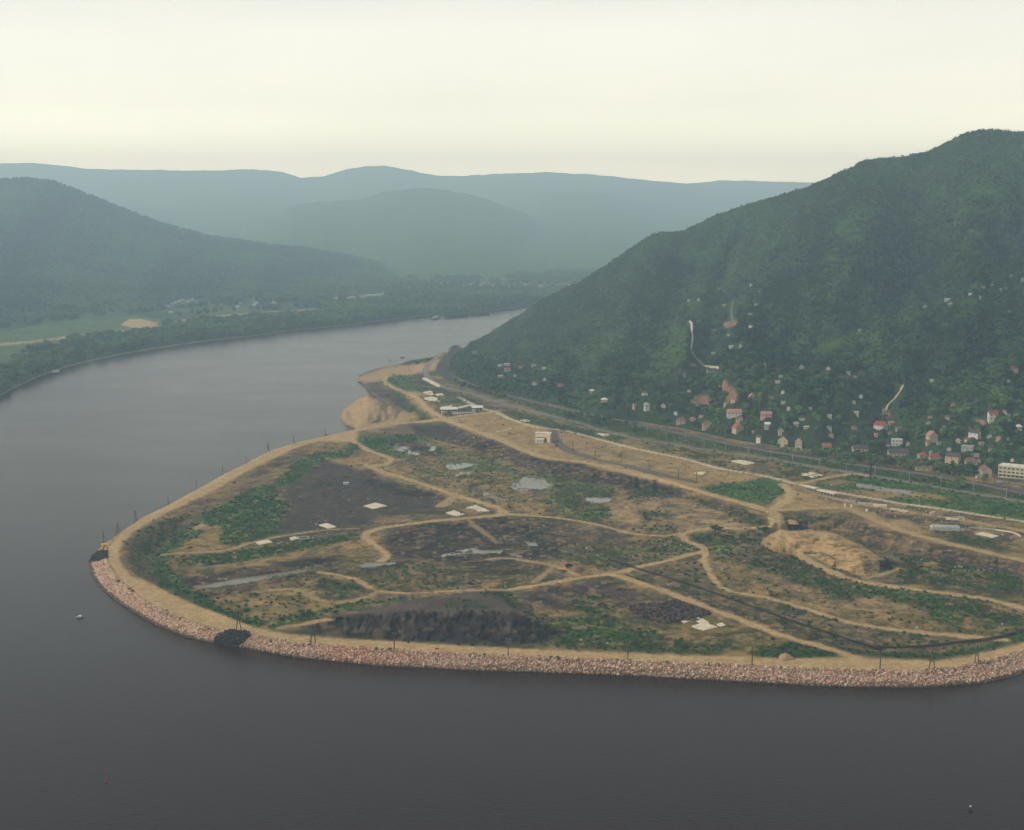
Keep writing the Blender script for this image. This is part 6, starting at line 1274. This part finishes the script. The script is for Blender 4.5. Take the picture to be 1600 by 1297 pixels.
# rails on the two beds
def rails(pts, off, label, h=.22):
    pts = smooth_line(pts, 4); c = np.array([surf_at(*p) for p in pts]); dd = np.gradient(c, axis=0); nn = np.stack([-dd[:, 1], dd[:, 0], dd[:, 0] * 0], -1); nn /= np.linalg.norm(nn, axis=1, keepdims=True) + 1e-9
    o = empty('railway_track', c[0], 0); tag(o, label, 'railway track')
    for s_ in (-.75, .75):
        ce = c + nn * (off + s_) + (0, 0, .35) - c[0]; A, B = ce - nn * .09, ce + nn * .09; Pg = np.stack([A - (0, 0, .5), A, B, B - (0, 0, .5)], 0); nr_, nc_ = Pg.shape[:2]; ii = np.arange(nr_ * nc_).reshape(nr_, nc_)
        q = np.stack([ii[:-1, :-1], ii[:-1, 1:], ii[1:, 1:], ii[1:, :-1]], -1).reshape(-1, 4); link(bpy.data.objects.new('rail', mesh_np('rail', Pg.reshape(-1, 3), q, [M_STEELD])), o)
RB = [(762, 612), (800, 620), (850, 632), (905, 644), (1000, 664), (1042, 673), (1121, 690), (1200, 705), (1232, 710), (1285, 719), (1364, 730), (1442, 741), (1521, 755), (1600, 771), (1700, 789)]
rails(RB, -2.3, 'rusty track of the main railway nearer the road'); rails(RB, 2.3, 'rusty track of the main railway nearer the village')
rails([(863, 675), (866, 681), (871, 690), (885, 702), (911, 712), (940, 720), (980, 728), (1030, 741), (1080, 752)], 0, 'rusty track of the curved siding on the plateau')

# ================================================================== VEHICLES
M_TYRE = wear_mat('tyre_rubber', (.012, .012, .012)); M_CARW = wear_mat('white_car_paint', (.65, .65, .63), rough=.35, amp=.05); M_CARR = wear_mat('red_car_paint', (.30, .03, .03), rough=.35, amp=.05); M_CARD = wear_mat('dark_car_paint', (.02, .022, .026), rough=.35, amp=.05); M_CARB = wear_mat('pale_blue_car_paint', (.25, .34, .42), rough=.35, amp=.05)
def car(px, py, yaw, mat, label, van=False):
    o = empty('parked_van' if van else 'parked_car', surf_at(px, py) + (0, 0, .25), yaw); tag(o, label, 'van' if van else 'car'); L_ = 2.5 if van else 2.1
    MB().prism([(-L_, -.8), (L_, -.8), (L_ + .08, 0), (L_, .8), (-L_, .8)], .35, .95).build('body', mat, o); x0, x1 = (-L_ + .05, 1.4) if van else (-1.5, .9); hz_ = 2.1 if van else 1.5
    cb = MB().add([(x0, -.75, .96), (x1 + .5, -.75, .96), (x1 + .5, .75, .96), (x0, .75, .96), (x0 + .25, -.66, hz_), (x1, -.66, hz_), (x1, .66, hz_), (x0 + .25, .66, hz_)], [(3, 2, 1, 0), (4, 5, 6, 7), (0, 1, 5, 4), (1, 2, 6, 5), (2, 3, 7, 6), (3, 0, 4, 7)]).build('cabin', mat, o)
    MB().box(x0 + .5, x1 - .1, -.79, -.68, 1.05, hz_ - .15).build('window', M_GLASS, cb)
    wm_ = MB().cone((0, -.12, 0), (0, .12, 0), .34, .34, 10).mesh('wheel', M_TYRE)
    for xx in (-L_ * .62, L_ * .62):
        for yy in (-.74, .74): q = link(bpy.data.objects.new('wheel', wm_), o); q.location = (xx, yy, .34)
car(889, 886, .4, M_CARD, 'dark van parked beside the track in the middle of the site', True)
car(1539, 750, .3, M_CARW, 'white car parked left of the apartment block'); car(1562, 755, -.2, M_CARB, 'pale blue car parked below the apartment block'); car(1553, 747, .9, M_CARR, 'red car parked at the corner of the apartment block'); car(1529, 748, .2, M_CARW, 'white van parked beside the tall brown roof', True)

# ================================================================== BOATS AND BUOYS
def hull_mb(L_, w_, h, bow=.22):
    mb = MB(); top = [(-L_ / 2, -w_ / 2), (L_ / 2 - L_ * bow, -w_ / 2), (L_ / 2, 0), (L_ / 2 - L_ * bow, w_ / 2), (-L_ / 2, w_ / 2)]; bot = [(x * .94, y * .8) for x, y in top]
    n = 5; return mb.add([(x, y, -.6) for x, y in bot] + [(x, y, h) for x, y in top], [tuple(range(n - 1, -1, -1)), tuple(range(n, 2 * n))] + [(i, (i + 1) % n, n + (i + 1) % n, n + i) for i in range(n)])
A, B = at_z(681, 498.4, 0), at_z(767, 490.6, 0); yaw = math.atan2(B[1] - A[1], B[0] - A[0]); LT = np.linalg.norm(B - A); dr = (B - A) / LT
o = empty('pusher_tug', A, yaw); tag(o, 'white pusher tug behind the dark barges far upstream', 'tug boat'); hull_mb(26, 9, 2, .12).build('hull', M_BLACK, o); MB().box(-8, 3, -3, 3, 2.02, 4.4).build('deckhouse', WALL['grey'], o); MB().box(-1, 5, -2.2, 2.2, 4.42, 6.8).build('wheelhouse', WALL['white'], o); MB().box(4.9, 5.1, -2.3, 2.3, 5.2, 6.3).build('window', M_GLASS, o); MB().cone((-6, 0, 4.4), (-6, 0, 7), .9, .7, 10).build('funnel', M_BLACK, o)
for i, s_ in enumerate((.38, .78)):
    c = A + dr * LT * s_; o = empty('barge', c, yaw); tag(o, '%s long dark cargo barge pushed by the tug' % ('rear' if i == 0 else 'front'), 'barge'); hull_mb(LT * .38, 13, 4.4, .06).build('hull', M_BLACK, o); MB().box(-LT * .17, LT * .16, -5, 5, 4.42, 6.0).build('coaming', M_BLACK, o); MB().box(-LT * .165, LT * .155, -4.6, 4.6, 6.02, 6.6).build('hatch_cover', M_BLACK, o)
c = at_z(84, 584, 0); o = empty('moored_pontoon', c, .35); tag(o, 'pontoon boat with pale cabin moored at the far left shore', 'pontoon'); hull_mb(20, 5, 1.3, .1).build('hull', M_BLACK, o); MB().box(-2, 8, -1.9, 1.9, 1.32, 3.9).build('cabin', WALL['grey'], o); MB().box(-2.3, 8.3, -2.1, 2.1, 3.92, 4.15).build('roof', M_WHITEP, o)
P = at_z(87, 569, 5); o = empty('boat_house', P, .2); tag(o, 'tiny white hut in the trees above the moored pontoon', 'hut'); MB().box(-2.5, 2.5, -2, 2, -1, 2.6).build('wall', WALL['white'], o); MB().box(-2.8, 2.8, -2.3, 2.3, 2.62, 2.9).build('roof', ROOF['pale'], o)
c = at_z(125, 965, 0); o = empty('motor_boat', c, .25); tag(o, 'small motor boat with white cabin left of the spit', 'motor boat'); hull_mb(4.6, 1.7, .55, .3).build('hull', M_STEEL, o); MB().box(-.8, .8, -.6, .6, .57, 1.3).build('cabin', M_WHITEP, o); MB().box(.85, .95, -.5, .5, .8, 1.2).build('windscreen', M_GLASS, o)
for (x, y, yw, lab) in [(629, 559, .5, 'small dark rowing boat off the far beach'), (566, 598, .2, 'dark boat moored at the corner of the far beach'), (563, 597.5, 0, 'second dark boat at the corner of the far beach')]:
    c = at_z(x, y, 0); o = empty('rowing_boat', c, yw); tag(o, lab, 'boat'); hull_mb(7.5, 2.2, .9, .3).build('hull', M_BLACK, o); MB().box(-1, -.7, -.95, .95, .92, 1.02).build('thwart', M_WOOD, o); MB().box(1, 1.3, -.9, .9, .92, 1.02).build('thwart', M_WOOD, o)
M_REDD = wear_mat('dull_red_paint', (.16, .015, .02), amp=.1)
for (x, y, m_, s_, lab) in [(166, 1222, M_REDD, .85, 'small red buoy floating in the dark water at lower left'), (1516, 1267, M_BLACK, 1.25, 'small black buoy with a pale band at lower right'), (609, 563, M_REDD, 1.8, 'distant red buoy off the far beach')]:
    c = at_z(x, y, 0); o = empty('buoy', c, 0, (s_, s_, s_)); tag(o, lab, 'buoy'); MB().cone((0, 0, -.5), (0, 0, .35), .8, .8, 12).build('float', m_, o); MB().cone((0, 0, .36), (0, 0, 1.3), .5, .18, 10).build('tower', m_, o); MB().cone((0, 0, 1.31), (0, 0, 1.7), .24, .24, 8).build('topmark', M_WHITEP if m_ is M_BLACK else m_, o)
